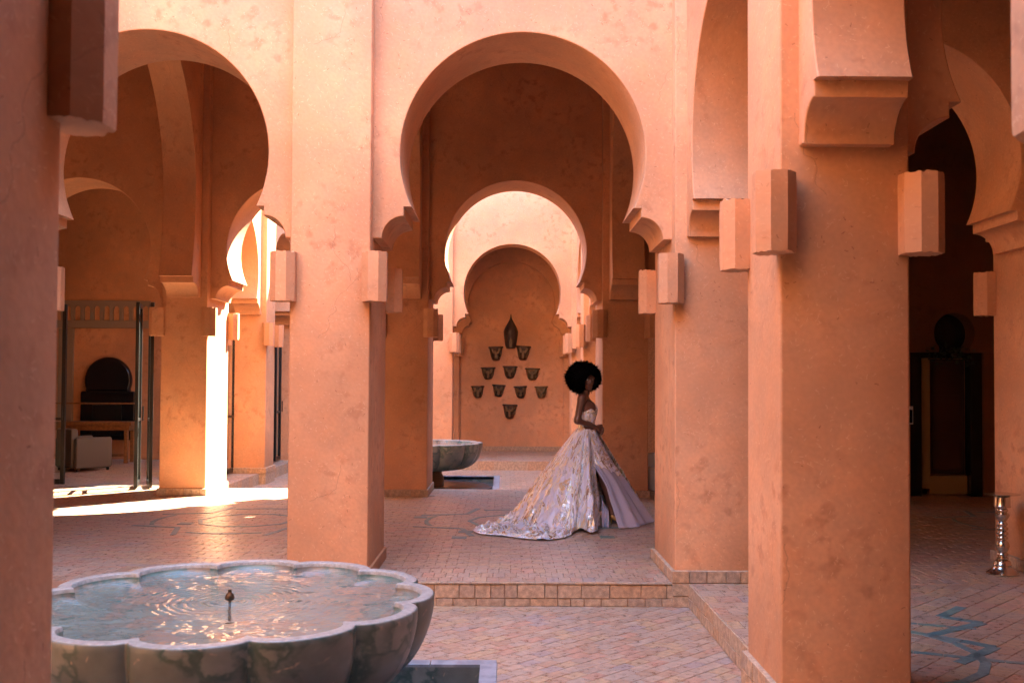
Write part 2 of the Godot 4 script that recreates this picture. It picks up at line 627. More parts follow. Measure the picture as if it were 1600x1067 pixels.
var tile_count := 0
func pillar(ix: int, row: String, H: float, label: String, tiles := "", base := 0.0) -> Node3D:
	var x0: float = PX[ix][0]
	var x1: float = PX[ix][1]
	var z0: float = RZ[row][0]
	var z1: float = RZ[row][1]
	if row == "r0":
		var sh: float = {0: -0.035, 1: 0.07}.get(ix, 0.0)
		x0 += sh
		x1 += sh
	var w := x1 - x0
	var d := z1 - z0
	var o := thing("pillar", label, "pillar", V((x0 + x1) / 2, base, (z0 + z1) / 2), "terracotta plaster pillars of the arcades")
	var key := "shaft%.2f%.2f%.2f" % [d, H, base]
	if not made_mesh.has(key):
		var mb := MB.new()
		mb.prism(rrect(-w / 2, w / 2, -d / 2, d / 2, 0.014), -0.25 - base, H - base, Transform3D(Basis(Vector3(1, 0, 0), Vector3(0, 0, -1), Vector3(0, 1, 0)), Vector3.ZERO))
		made_mesh[key] = mb.mesh()
	part("shaft", made_mesh[key], M.plaster, o)
	var pk := "plinth%.2f" % d
	if not made_mesh.has(pk):
		var mb := MB.new()
		mb.prism(rrect(-w / 2 - 0.022, w / 2 + 0.022, -d / 2 - 0.022, d / 2 + 0.022, 0.012), -0.24, 0.1, Transform3D(Basis(Vector3(1, 0, 0), Vector3(0, 0, -1), Vector3(0, 1, 0)), Vector3.ZERO), 0.008)
		made_mesh[pk] = mb.mesh()
	part("plinth", made_mesh[pk], M.plaster_dull if tiles == "" else M.riser[1], o)
	var k := 0
	var bo := 0.015 if row == "r0" else 0.042
	for sx in [-1, 1]:
		for sz in [-1, 1]:
			var bl := part("corner_block", block_mesh((ix * 7 + k + row.hash()) % 5), M.plaster, o, Vector3(sx * (w / 2 + bo), -base, sz * (d / 2 + bo)))
			bl.rotation.y = PI / 2 * ((k + ix) % 4)
			k += 1
	# glazed-edge clay tiles set round the foot
	rng.seed = 900 + ix * 31 + row.hash() % 97
	var cnt := 0
	for side in tiles:
		var horiz := side == "f"
		var length := w + 0.05 if horiz else d + 0.05
		var u := -length / 2
		while u < length / 2 - 0.02:
			var tw := minf(rng.randf_range(0.10, 0.16), length / 2 - u)
			if length / 2 - u - tw < 0.04:
				tw = length / 2 - u
			var rows := [[0.004, 0.098]] if not (side == "f" and row == "r1" and ix == 1 and u < -0.2) else [[0.004, 0.098], [-0.10, -0.002], [-0.19, -0.105]]
			if row == "rm" and side == "l":
				rows = [[0.004, 0.098], [-0.10, -0.002], [-0.19, -0.105]]
			for rw in rows:
				var mb := MB.new()
				var th := 0.008 + rng.randf_range(0, 0.004)
				if horiz:
					mb.prism(rrect(u + 0.0025, u + tw - 0.0025, rw[0], rw[1], 0.003, 1), d / 2 + 0.018, d / 2 + 0.022 + th, Transform3D(), 0.003)
				else:
					var sgn := -1.0 if side == "l" else 1.0
					mb.prism(rrect(u + 0.0025, u + tw - 0.0025, rw[0], rw[1], 0.003, 1), w / 2 + 0.018, w / 2 + 0.022 + th, Transform3D(Basis(Vector3.UP, PI / 2 * sgn), Vector3.ZERO), 0.003)
				quick("plinth_tile", cnt, mb.mesh(), M.riser[rng.randi() % 4], o, Transform3D())
				cnt += 1
			u += tw
	return o

func arch_profile(W: float, ch: float, r: float, tip: float, tip_h: float) -> PackedVector2Array:
	var cx := W / 2
	var dx := r - (cx - tip)
	var dy := ch - tip_h
	var rl := (dx * dx + dy * dy) / (2.0 * dx)
	var p := PackedVector2Array()
	var amax := asin(dy / rl)
	for i in 10:
		var a := -amax * (1.0 - i / 10.0)
		p.append(Vector2(cx - r + rl - rl * cos(a), ch + rl * sin(a)))
	for i in 49:
		var a := PI - PI * i / 48.0
		p.append(Vector2(cx + r * cos(a), ch + r * sin(a)))
	for i in 10:
		var a := -amax * ((i + 1) / 10.0)
		p.append(Vector2(cx + r - rl + rl * cos(a), ch + rl * sin(a)))
	return p

# a wall with a horseshoe arch across a gap of width W; u runs along T.x, height along T.y, thickness along T.z
func arch_meshes(W: float, th: float, H: float, ch: float, r: float, tip: float) -> Array:
	var key := "arch%.2f_%.2f_%.2f_%.2f_%.2f" % [W, th, H, ch, r]
	if made_mesh.has(key):
		return made_mesh[key]
	var tip_h := 3.05
	var poly := PackedVector2Array([Vector2(-0.006, tip_h)])
	poly.append_array(arch_profile(W, ch, r, tip, tip_h))
	poly.append(Vector2(W + 0.006, tip_h))
	poly.append(Vector2(W + 0.006, H))
	poly.append(Vector2(-0.006, H))
	var k := poly.size()
	var mb := MB.new()
	mb.prism(poly, -th / 2, th / 2, Transform3D(), 0.012, [0, k - 4, k - 3, k - 2, k - 1])
	var f := tip / 0.318
	var c1 := 0.255 * f
	var c0 := 0.074 * f
	var cb := PackedVector2Array([Vector2(-0.006, 2.785)])
	for i in 15:
		var a := PI / 2 * i / 14.0
		cb.append(Vector2(c1 - (c1 - c0) * cos(a), 2.785 + 0.184 * sin(a)))
	cb.append(Vector2(c1, tip_h))
	cb.append(Vector2(-0.006, tip_h))
	var m1 := MB.new()
	m1.prism(cb, -th / 2, th / 2, Transform3D(), 0.010, [16, 17])
	var m2 := MB.new()
	var mir := PackedVector2Array()
	for p in cb:
		mir.append(Vector2(W - p.x, p.y))
	mir.reverse()
	m2.prism(mir, -th / 2, th / 2, Transform3D(), 0.010, [0, 17])
	made_mesh[key] = [mb.mesh(), m1.mesh(), m2.mesh()]
	return made_mesh[key]

func place_arch(T: Transform3D, W: float, th: float, H: float, ch: float, r: float, tip: float, label: String) -> Node3D:
	var o := thing("arch_wall", label, "arch", T.origin, "horseshoe arches between the pillars")
	o.transform = T
	var ms := arch_meshes(W, th, H, ch, r, tip)
	part("wall", ms[0], M.plaster, o)
	part("corbel", ms[1], M.plaster, o)
	part("corbel", ms[2], M.plaster, o)
	return o

func front_arch(i: int, row: String, H: float, th: float, label: String) -> Node3D:
	var x0: float = PX[i][1]
	var x1: float = PX[i + 1][0]
	var zc: float = (RZ[row][0] + RZ[row][1]) / 2
	return place_arch(Transform3D(Basis(), V(x0, 0, zc)), x1 - x0, th, H, 3.49, 1.015, 0.318, label)

func side_arch(i: int, ra: String, rb: String, H: float, label: String) -> Node3D:
	var xc: float = (PX[i][0] + PX[i][1]) / 2
	var za: float = RZ[ra][1]
	var zb: float = RZ[rb][0]
	var W := zb - za
	var B := Basis(Vector3(0, 0, -1), Vector3.UP, Vector3(1, 0, 0))
	if W > 3.0:
		return place_arch(Transform3D(B, V(xc, 0, za)), W, 0.46, H, 4.2, W / 2 - 0.275, 0.43, label)
	return place_arch(Transform3D(B, V(xc, 0, za)), W, 0.46, H, 3.49, W / 2 - 0.205, 0.30, label)

func slab(called: String, x0: float, x1: float, y0: float, y1: float, Z0: float, Z1: float, m: Material, label := "", cat := "") -> MeshInstance3D:
	var mb := MB.new()
	mb.box(Vector3(x0, y0, -Z1), Vector3(x1, y1, -Z0))
	var o := part(called, mb.mesh(), m, self)
	if label == "":
		o.set_meta("kind", "structure")
	else:
		tag(o, label, cat)
	return o

func holed(called: String, Z0: float, Z1: float, cx: float, cz: float, half: float) -> void:
	var mb := MB.new()
	var y := COURT - 0.007
	var h := half - 0.04
	mb.box(Vector3(-4.33, -0.6, -Z1), Vector3(cx - h, y, -Z0))
	mb.box(Vector3(cx + h, -0.6, -Z1), Vector3(1.49, y, -Z0))
	mb.box(Vector3(cx - h, -0.6, -Z1), Vector3(cx + h, y, -cz - h))
	mb.box(Vector3(cx - h, -0.6, -cz + h), Vector3(cx + h, y, -Z0))
	struct(called, mb.mesh(), M.mortar)

func build_structure() -> void:
	slab("ground", -300, 300, -1.0, -0.62, -300, 300, M.ground)
	# foundations under the raised floors (mortar beds of the tiling)
	slab("hall_floor", -11.6, 8.9, -0.6, -0.007, 8.04, 15.15, M.mortar)
	slab("east_gallery_floor", 1.49, 5.6, -0.6, -0.007, -1.6, 8.04, M.mortar)
	slab("west_gallery_floor", -8.6, -4.33, -0.6, -0.007, -1.6, 8.04, M.mortar)
	slab("south_gallery_floor", -4.33, 1.49, -0.6, -0.007, -1.6, 2.42, M.bounce_dark)  # out of view; darkened to lower the bounce onto the near left pillar
	slab("far_east_floor", 1.49, 5.6, -0.6, -0.007, 15.15, 24.2, M.mortar)
	slab("parlour_floor", -11.6, -4.33, -0.6, -0.007, 15.15, 24.2, M.mortar)
	slab("north_gallery_floor", -4.33, 1.49, -0.6, -0.007, 20.6, 24.2, M.mortar)
	holed("courtyard_floor", 2.42, 8.04, -1.397, 5.10, 1.353)
	holed("far_courtyard_floor", 15.15, 20.6, -1.44, 18.0, 1.34)

	# pillars, nearest row first
	pillar(-1, "r0", GAL1, "pillar of the nearest row at the far left of the near courtyard")
	pillar(0, "r0", GAL1, "out-of-focus purple-brown pillar filling the left edge of the view")
	pillar(1, "r0", GAL1, "nearest right pillar, only its pale corner block showing at the top right")
	pillar(2, "r0", GAL1, "pillar of the nearest row at the far right wall")
	pillar(-1, "rm", GAL1, "pier on the left side of the near courtyard")
	pillar(1, "rm", GAL1, "big square pier in the right foreground flecked with straw", "l")
	pillar(2, "rm", GAL1, "pier against the wall of the right gallery")
	pillar(-2, "r1", HALL, "hall pillar at the far left end of the front arcade")
	pillar(-1, "r1", HALL, "hall pillar hidden by the dark left foreground pillar")
	pillar(0, "r1", HALL, "tall pillar rising directly behind the near fountain")
	pillar(1, "r1", HALL, "tall pillar at the right end of the low step beside the gown", "fl")
	pillar(2, "r1", HALL, "reddish pillar at the right edge behind the metal candle stand", "l")
	pillar(3, "r1", HALL, "hall pillar at the far right end of the front arcade")
	pillar(-2, "r2", HALL, "back hall pillar left of the parlour doors")
	pillar(-1, "r2", HALL, "orange back pillar whose right side is blazing with sun", "f")
	pillar(0, "r2", HALL, "brown back pillar just left of the far fountain", "f")
	pillar(1, "r2", HALL, "dark brown back pillar right behind the woman", "f")
	pillar(2, "r2", HALL, "back hall pillar hidden behind the big right pier")
	pillar(3, "r2", HALL, "back hall pillar at the far right end")
	pillar(-1, "rn", GAL, "slim-looking pier beside glass door leaves left of the far courtyard", "fr")
	pillar(1, "rn", GAL, "pier on the right of the far courtyard, seen above the woman's afro")
	pillar(-1, "r3", NORTH, "rear pillar at the back left corner of the far courtyard")
	pillar(0, "r3", NORTH, "rear pillar left of the niche with clay masks")
	pillar(1, "r3", NORTH, "rear pillar right of the niche with clay masks")
	pillar(2, "r3", NORTH, "rear pillar in the far right gallery")

	var main_labels := {-2: "front arch at the far left over the left gallery", -1: "front arch over the sunlit floor left of the fountain pillar", 0: "large central horseshoe arch framing the woman", 1: "front arch opening off the right gallery beside the candle stand", 2: "front arch at the far right end"}
	for i in main_labels:
		front_arch(i, "r1", HALL, 0.79, main_labels[i])
	var back_labels := {-2: "back arch over the parlour doors with the black hearth beyond", -1: "back arch left of centre, sun streaming through it", 0: "dark inner arch framing the niche of clay masks", 1: "back arch right of the woman, opening to the far gallery"}
	for i in back_labels:
		front_arch(i, "r2", HALL, 0.79, back_labels[i])
	front_arch(-1, "r0", GAL1, 0.46, "nearest arch at the left, above the viewer")
	front_arch(0, "r0", GAL1, 0.46, "nearest arch, directly above the viewer")
	front_arch(1, "r0", GAL1, 0.46, "nearest arch across the right gallery")
	front_arch(1, "rm", GAL1, 0.46, "shadowed arch across the right gallery, springing from the big right pier")
	front_arch(-1, "r3", NORTH, 0.46, "rear arch left of the mask niche")
	front_arch(0, "r3", NORTH, 0.46, "bright rear arch in front of the wall of clay masks")
	front_arch(1, "r3", NORTH, 0.46, "rear arch right of the mask niche")
	side_arch(1, "r0", "rm", GAL1, "side arch from the big right pier towards the viewer")
	side_arch(1, "rm", "r1", GAL1, "side arch from the big right pier to the tall pillar behind it")
	side_arch(-1, "r0", "rm", GAL1, "side arch at the near left of the near courtyard")
	side_arch(-1, "rm", "r1", GAL1, "side arch at the far left of the near courtyard")
	for q in [[-1, "tall side arch in the hall rising from the sunlit back pillar"], [0, "tall side arch in the hall rising from the pillar left of the far fountain"], [1, "tall side arch in the hall rising from the pillar behind the woman"], [2, "tall side arch in the hall beyond the candle stand"]]:
		side_arch(q[0], "r1", "r2", HALL, q[1])
	side_arch(-1, "r2", "rn", GAL, "side arch between the sunlit pillar and the parlour pier")
	side_arch(-1, "rn", "r3", GAL, "side arch over the black glass doors left of the far courtyard")
	side_arch(1, "r2", "rn", GAL, "side arch at the near right of the far courtyard")
	side_arch(1, "rn", "r3", GAL, "side arch at the far right of the far courtyard")

	# outer walls and roofs
	slab("wall", -8.6, 5.6, -0.6, GAL1, -1.6, -1.3, M.bounce_dark, "unseen wall behind the viewer, darkened to cut bounce light", "wall")  # dark colour added out of view so less light bounces forward
	slab("wall", 5.0, 5.4, -0.6, GAL1, -1.3, 8.04, M.plaster, "closed east wall of the right gallery", "wall")
	slab("wall", -8.5, -8.1, -0.6, GAL1, -1.3, 8.2, M.plaster, "closed west wall of the left gallery", "wall")
	slab("wall", 8.26, 8.7, -0.6, HALL, 8.04, 15.15, M.plaster, "east end wall of the hall", "wall")
	slab("wall", -8.5, -7.99, -0.6, HALL, 8.2, 15.15, M.plaster, "west end wall of the hall", "wall")
	slab("wall", -11.6, -8.5, -0.6, HALL, 14.7, 15.15, M.plaster, "parlour wall left of its doors", "wall")
	slab("wall", -11.6, -11.2, -0.6, GAL, 15.15, 24.2, M.plaster, "west wall of the parlour", "wall")
	slab("wall", 4.7, 5.1, -0.6, GAL, 15.15, 24.2, M.plaster, "east wall of the far right gallery", "wall")
	slab("wall", 5.14, 8.26, -0.6, GAL1, 8.0, 8.04, M.plaster, "wall closing the front arch at the far right", "wall")
	slab("wall", -8.1, -7.99, -0.6, GAL1, 8.04, 8.2, M.plaster, "wall stub at the left end of the front arcade", "wall")
	slab("roof", -8.6, 5.6, GAL1, GAL1 + 0.15, -1.6, 2.53, M.plaster_dull, "flat roof of the south gallery", "roof")
	slab("roof", 1.37, 5.6, GAL1, GAL1 + 0.15, 2.53, 8.04, M.plaster_dull, "flat roof of the right gallery", "roof")
	slab("roof", -8.6, -4.22, GAL1, GAL1 + 0.15, 2.53, 8.04, M.plaster_dull, "flat roof of the left gallery", "roof")
	slab("roof", -11.6, 8.8, HALL, HALL + 0.3, 8.04, 15.15, M.plaster_dull, "flat roof of the hall", "roof")
	slab("roof", 1.37, 5.6, GAL, GAL + 0.15, 15.15, 20.6, M.plaster_dull, "flat roof of the far right gallery", "roof")
	slab("roof", -11.6, -4.22, GAL, GAL + 0.15, 15.15, 24.2, M.plaster_dull, "flat roof of the parlour", "roof")
	slab("roof", -4.22, 5.6, NORTH, NORTH + 0.15, 20.6, 24.2, M.plaster_dull, "flat roof of the north gallery", "roof")
	slab("wall", -4.22, 5.1, GAL + 0.3, NORTH, 24.0, 24.2, M.plaster, "upper back wall of the north gallery", "wall")
	slab("wall", -4.6, -4.3, GAL + 0.3, NORTH, 20.6, 24.2, M.plaster, "upper west wall of the north gallery", "wall")
	slab("wall", 5.1, 5.4, GAL + 0.3, NORTH, 20.6, 24.2, M.plaster, "upper east wall of the north gallery", "wall")

	# back wall with the blind arch that holds the masks
	var bw := thing("back_wall", "orange back wall with a shallow blind arch holding the clay masks", "wall", V(-1.10, 0, 23.65))
	var W := 2.47
	var ms := arch_meshes(W, 0.12, GAL + 0.3, 3.46, 1.03, 0.30)
	for k in 3:
		part(["arch_face", "corbel", "corbel"][k], ms[k], M.plaster, bw)
	var mb := MB.new()
	mb.box(Vector3(-10.1, -0.6, -0.55), Vector3(6.2, GAL + 0.3, -0.062))
	part("wall", mb.mesh(), M.plaster, bw)
	mb = MB.new()
	mb.box(Vector3(-3.2, -0.2, -0.061), Vector3(-0.006, GAL + 0.3, 0.06))
	mb.box(Vector3(W + 0.006, -0.2, -0.061), Vector3(6.0, GAL + 0.3, 0.06))
	part("side_face", mb.mesh(), M.plaster, bw)
	mb = MB.new()
	mb.box(Vector3(0, 0, -0.058), Vector3(W, 0.11, -0.035))
	part("skirting", mb.mesh(), M.riser[1], bw)
	for sx in [0.0, W]:
		var bl := part("corner_block", block_mesh(1), M.plaster, bw, Vector3(sx, 0, 0.06))
		bl.rotation.y = 0.0

# ---------------------------------------------------------------- tiles
var slabs := {}
func tile_mesh(a: float, b: float, h: float) -> ArrayMesh:
	var key := "%.3f_%.3f" % [a, b]
	if not slabs.has(key):
		slabs[key] = tile_piece(PackedVector2Array([Vector2(-a / 2, -b / 2), Vector2(a / 2, -b / 2), Vector2(a / 2, b / 2), Vector2(-a / 2, b / 2)]), h)
	return slabs[key]

func tile_piece(poly: PackedVector2Array, h: float) -> ArrayMesh:
	var mb := MB.new()
	mb.prism(poly, -h, 0.0, Transform3D(Basis(Vector3(1, 0, 0), Vector3(0, 0, -1), Vector3(0, 1, 0)), Vector3.ZERO), 0.0025, [], 10.0)
	return mb.mesh()

var cam_pos := Vector3(0, 1.59, 0)
func seen(p: Vector3) -> float:
	# larger where the tile shows larger; below zero outside the frame
	var Z := -p.z
	if Z < 1.0:
		return -1.0
	var x := 790.0 + 1556.0 * p.x / Z
	var y := 600.0 + 1556.0 * (1.59 - p.y) / Z
	if x < 70 or x > 1610 or y > 1080:
		return -1.0
	return 1.0 / Z

func lay(floor_node: Node3D, x0: float, x1: float, Z0: float, Z1: float, level: float, a: float, b: float, turn_deg: float, sd: int, maxparts: int, skip: Array, sep: Array, warm := 0.0) -> void:
	rng.seed = sd
	var gap := 0.0035
	var h := 0.014
	var mesh := tile_mesh(a - gap, b - gap, h)
	var R := Basis(Vector3.UP, deg_to_rad(turn_deg))
	var c := Vector3((x0 + x1) / 2, level, -(Z0 + Z1) / 2)
	var reach := Vector2(x1 - x0, Z1 - Z0).length() / 2 + a + b
	var list := []
	var m := Vector2(a, b).length() / 2
	var nj := int(reach / b) + 1
	var ni := int(reach / a) + 1
	var ha := (a - gap) / 2
	var hb := (b - gap) / 2
	# outlines are in (x, -z) with the tile's own turn
	var box := PackedVector2Array([Vector2(x0, Z0), Vector2(x1, Z0), Vector2(x1, Z1), Vector2(x0, Z1)])
	for j in range(-nj, nj + 1):
		for i in range(-ni, ni + 1):
			var off := 0.5 * a * (posmod(j, 2)) + rng.randf_range(-0.0015, 0.0015)
			var p := c + R * Vector3(i * a + off, 0, j * b)
			var Z := -p.z
			if p.x < x0 - m or p.x > x1 + m or Z < Z0 - m or Z > Z1 + m:
				continue
			var cut := p.x < x0 + m or p.x > x1 - m or Z < Z0 + m or Z > Z1 - m
			var holes := []
			var gone := false
			for s in skip:
				if p.x > s[0] - m and p.x < s[1] + m and Z > s[2] - m and Z < s[3] + m:
					if p.x > s[0] + m and p.x < s[1] - m and Z > s[2] + m and Z < s[3] - m:
						gone = true
						break
					holes.append(s)
			if gone:
				continue
			var T := Transform3D(R * Basis.from_euler(Vector3(rng.randf_range(-0.007, 0.007), rng.randf_range(-0.006, 0.006), rng.randf_range(-0.007, 0.007))), p + Vector3(0, rng.randf_range(-0.0014, 0.0006), 0))
			var own: ArrayMesh = null
			if cut or holes.size() > 0:
				var poly := PackedVector2Array()
				for q in [Vector3(-ha, 0, hb), Vector3(ha, 0, hb), Vector3(ha, 0, -hb), Vector3(-ha, 0, -hb)]:
					var w: Vector3 = p + R * q
					poly.append(Vector2(w.x, -w.z))
				var rest: Array[PackedVector2Array] = Geometry2D.intersect_polygons(poly, box)
				for s in holes:
					if rest.is_empty():
						break
					rest = Geometry2D.clip_polygons(rest[0], PackedVector2Array([Vector2(s[0], s[2]), Vector2(s[1], s[2]), Vector2(s[1], s[3]), Vector2(s[0], s[3])]))
				if rest.is_empty() or rest[0].size() < 3:
					continue
				var area := 0.0
				for q in rest[0].size():
					area += rest[0][q].cross(rest[0][(q + 1) % rest[0].size()]) / 2
				if absf(area) < 0.0006:
					continue
				if absf(absf(area) - 4 * ha * hb) > 0.00005:
					var loc := PackedVector2Array()
					for q in rest[0]:
						loc.append(Vector2(q.x - p.x, q.y - Z))
					own = tile_piece(loc, h)
					T = Transform3D(Basis(), T.origin)
			var tone := rng.randi() % 8
			if tone == 7 and rng.randf() < 0.6:
				tone = 3
			if warm > 0.0 and rng.randf() < warm:
				tone = [0, 4, 6][rng.randi() % 3]
			list.append([seen(p), T, tone, own])
	list.sort_custom(func(p, q): return p[0] > q[0])
	var parts := mini(maxparts, list.size())
	for i in parts:
		if list[i][0] < 0:
			parts = i
			break
		sep.append(1)
		quick("tile", sep.size() - 1, list[i][3] if list[i][3] else mesh, M.tones[list[i][2]], floor_node, list[i][1])
	var whole := []
	var st := MB.new()
	st.use_c = true
	for i in range(parts, list.size()):
		var t: Array = M.tone_rgb[list[i][2]]
		var f := rng.randf_range(0.92, 1.06)
		var col := Color(t[0] * f, t[1] * f, t[2] * f)
		if list[i][3]:
			var arr: Array = (list[i][3] as ArrayMesh).surface_get_arrays(0)
			var tr: Transform3D = list[i][1]
			for q in arr[Mesh.ARRAY_VERTEX].size():
				st.v.append(tr * arr[Mesh.ARRAY_VERTEX][q])
				st.n.append(arr[Mesh.ARRAY_NORMAL][q])
				st.uv.append(Vector2.ZERO)
				st.c.append(col)
		else:
			whole.append([list[i][1], col])
	var tag_n := 0
	for ch in floor_node.get_children():
		if ch.has_meta("kind"):
			tag_n += 1
	if st.v.size() > 0:
		var o := MeshInstance3D.new()
		o.name = "tiles" if tag_n == 0 else "tiles_%03d" % tag_n
		o.mesh = st.mesh()
		o.material_override = M.tile_many
		o.set_meta("kind", "stuff")
		floor_node.add_child(o, true)
		tag_n += 1
	if whole.size() > 0:
		var mm := MultiMesh.new()
		mm.transform_format = MultiMesh.TRANSFORM_3D
		mm.use_colors = true
		mm.mesh = mesh
		mm.instance_count = whole.size()
		for i in whole.size():
			mm.set_instance_transform(i, whole[i][0])
			mm.set_instance_color(i, whole[i][1])
		var mi := MultiMeshInstance3D.new()
		mi.name = "tiles" if tag_n == 0 else "tiles_%03d" % tag_n
		mi.multimesh = mm
		mi.material_override = M.tile_many
		mi.set_meta("kind", "stuff")
		floor_node.add_child(mi, true)

func pillars_at(rows: Array) -> Array:
	var s := []
	for i in PX:
		for r in rows:
			s.append([PX[i][0], PX[i][1], RZ[r][0], RZ[r][1]])
	return s

func build_tiles() -> void:
	var sep := []
	var f: Node3D = get_node("hall_floor")
	var sk := pillars_at(["r1", "r2"])
	lay(f, -7.9, 8.2, 8.045, 8.62, 0.0, 0.098, 0.19, 0.0, 1, 120, sk, sep)
	lay(f, -7.9, 8.2, 8.62, 15.1, 0.0, 0.19, 0.098, 0.0, 2, 180, sk, sep, 0.3)
	sep = []
	lay(get_node("courtyard_floor"), -4.33, 1.49, 2.42, 8.04, COURT, 0.145, 0.095, 45.0, 3, 300, [[-2.72, -0.08, 3.78, 6.42]], sep)
	sep = []
	lay(get_node("east_gallery_floor"), 1.495, 2.02, 2.45, 8.04, 0.0, 0.175, 0.20, 0.0, 14, 70, pillars_at(["r0", "rm", "r1"]), sep, 0.1)
	lay(get_node("east_gallery_floor"), 2.02, 4.98, 0.0, 8.04, 0.0, 0.20, 0.135, 45.0, 4, 230, pillars_at(["r0", "rm", "r1"]), sep, 0.2)
	lay(get_node("west_gallery_floor"), -8.0, -4.35, 2.5, 8.04, 0.0, 0.20, 0.135, 0.0, 5, 0, pillars_at(["rm", "r1"]), [])
	lay(get_node("far_courtyard_floor"), -4.33, 1.49, 15.2, 20.6, COURT, 0.19, 0.098, 0.0, 6, 120, [[-2.76, -0.06, 16.65, 19.35]] + pillars_at(["r2"]), [])
	lay(get_node("north_gallery_floor"), -4.33, 1.49, 20.6, 23.65, 0.0, 0.19, 0.098, 0.0, 7, 60, pillars_at(["r3"]), [])
	lay(get_node("parlour_floor"), -11.0, -4.33, 15.2, 21.0, 0.0, 0.26, 0.26, 0.0, 8, 80, pillars_at(["r2", "rn"]), [])
	lay(get_node("far_east_floor"), 1.53, 4.7, 15.2, 23.6, 0.0, 0.2, 0.2, 0.0, 9, 0, pillars_at(["r2", "rn", "r3"]), [])
	# risers of the low step and of the kerb on the right: each clay tile by itself
	rng.seed = 31
	var k := 0
	for row in [[-0.125, -0.018, 0.0], [-0.19, -0.129, 0.05]]:
		var x := -1.10
		while x < 1.36:
			var w := rng.randf_range(0.10, 0.14) if rng.randf() < 0.75 else rng.randf_range(0.18, 0.25)
			w = minf(w, 1.36 - x)
			if 1.36 - x - w < 0.05:
				w = 1.36 - x
			var mb := MB.new()
			mb.prism(rrect(x + 0.002, x + w - 0.002, row[0], row[1], 0.004, 1), -8.05, -8.022 - rng.randf_range(0.0, 0.006), Transform3D(), 0.004)
			quick("riser_tile", k, mb.mesh(), M.riser[rng.randi() % 4], f, Transform3D())
			k += 1
			x += w
	var x := -1.10
	while x < 1.36:
		var w := minf(rng.randf_range(0.16, 0.24), 1.36 - x)
		var mb := MB.new()
		mb.prism(rrect(x + 0.001, x + w - 0.001, -0.014, 0.001, 0.003, 1), -8.06, -8.017 - rng.randf_range(0.0, 0.005), Transform3D(), 0.003)
		quick("nosing_tile", int((x + 2) * 100), mb.mesh(), M.riser[rng.randi() % 4], f, Transform3D())
		x += w
	var g: Node3D = get_node("east_gallery_floor")
	k = 0
	for row in [[-0.105, -0.003], [-0.19, -0.109]]:
		var Z := 2.6
		while Z < 8.02:
			var w := rng.randf_range(0.13, 0.19)
			var mb := MB.new()
			mb.prism(rrect(Z + 0.002, minf(Z + w - 0.002, 8.02), row[0], row[1], 0.004, 1), -0.002, 0.012 + rng.randf_range(0.0, 0.006), Transform3D(Basis(Vector3(0, 0, -1), Vector3.UP, Vector3(-1, 0, 0)), Vector3(1.49, 0, 0)), 0.004)
			quick("riser_tile", k, mb.mesh(), M.riser[rng.randi() % 4], g, Transform3D())
			k += 1
			Z += w
	for fl in [["parlour_floor", -4.33, 1.0, 15.3, 20.5], ["far_east_floor", 1.49, -1.0, 15.3, 20.5]]:
		k = 0
		var Z: float = fl[3]
		while Z < fl[4]:
			var w := rng.randf_range(0.18, 0.26)
			var mb := MB.new()
			var sg: float = fl[2]
			mb.box(Vector3(minf(fl[1], fl[1] + sg * 0.015), -0.19, -Z - w + 0.004), Vector3(maxf(fl[1], fl[1] + sg * 0.015), -0.003, -Z))
			quick("riser_tile", k, mb.mesh(), M.riser[rng.randi() % 4], get_node(fl[0]), Transform3D())
			k += 1
			Z += w
	k = 0
	var x2 := -4.3
	while x2 < 1.46:
		var w := rng.randf_range(0.2, 0.4)
		var mb := MB.new()
		mb.box(Vector3(x2, -0.19, -20.6), Vector3(minf(x2 + w - 0.004, 1.48), -0.003, -20.585))
		quick("riser_tile", k, mb.mesh(), M.riser[rng.randi() % 4], get_node("north_gallery_floor"), Transform3D())
		k += 1
		x2 += w
	build_inlay()

# bands of glazed teal tile let into the clay floor
func inlay(node: Node3D, pts: Array, width: float, closed := false) -> void:
	var p := []
	for q in pts:
		p.append(Vector2(q[0], q[1]))
	if closed:
		p.append(p[0])
	var k := 0
	for ch in node.get_children():
		if str(ch.name).begins_with("inlay_tile"):
			k += 1
	for i in p.size() - 1:
		var a: Vector2 = p[i]
		var b: Vector2 = p[i + 1]
		var L := a.distance_to(b)
		var cnt := maxi(1, int(round(L / 0.16)))
		var d := (b - a) / L
		for j in cnt:
			var c := a + d * L * (j + 0.5) / cnt
			var mb := MB.new()
			var hl := L / cnt / 2 - 0.002
			var hw := width / 2
			mb.prism(PackedVector2Array([Vector2(-hl, -hw), Vector2(hl, -hw), Vector2(hl, hw), Vector2(-hl, hw)]), -0.012, 0.0035, Transform3D(Basis(Vector3(d.x, 0, -d.y), Vector3(d.y, 0, d.x), Vector3.UP), Vector3.ZERO), 0.002)
			quick("inlay_tile", k, mb.mesh(), M.teal[rng.randi() % 4], node, Transform3D(Basis(), Vector3(c.x, 0, -c.y)))
			k += 1

func arc_pts(cx: float, cz: float, r: float, a0: float, a1: float, n: int) -> Array:
	var o := []
	for i in n + 1:
		var a := deg_to_rad(a0 + (a1 - a0) * i / n)
		o.append([cx + r * cos(a), cz + r * sin(a)])
	return o

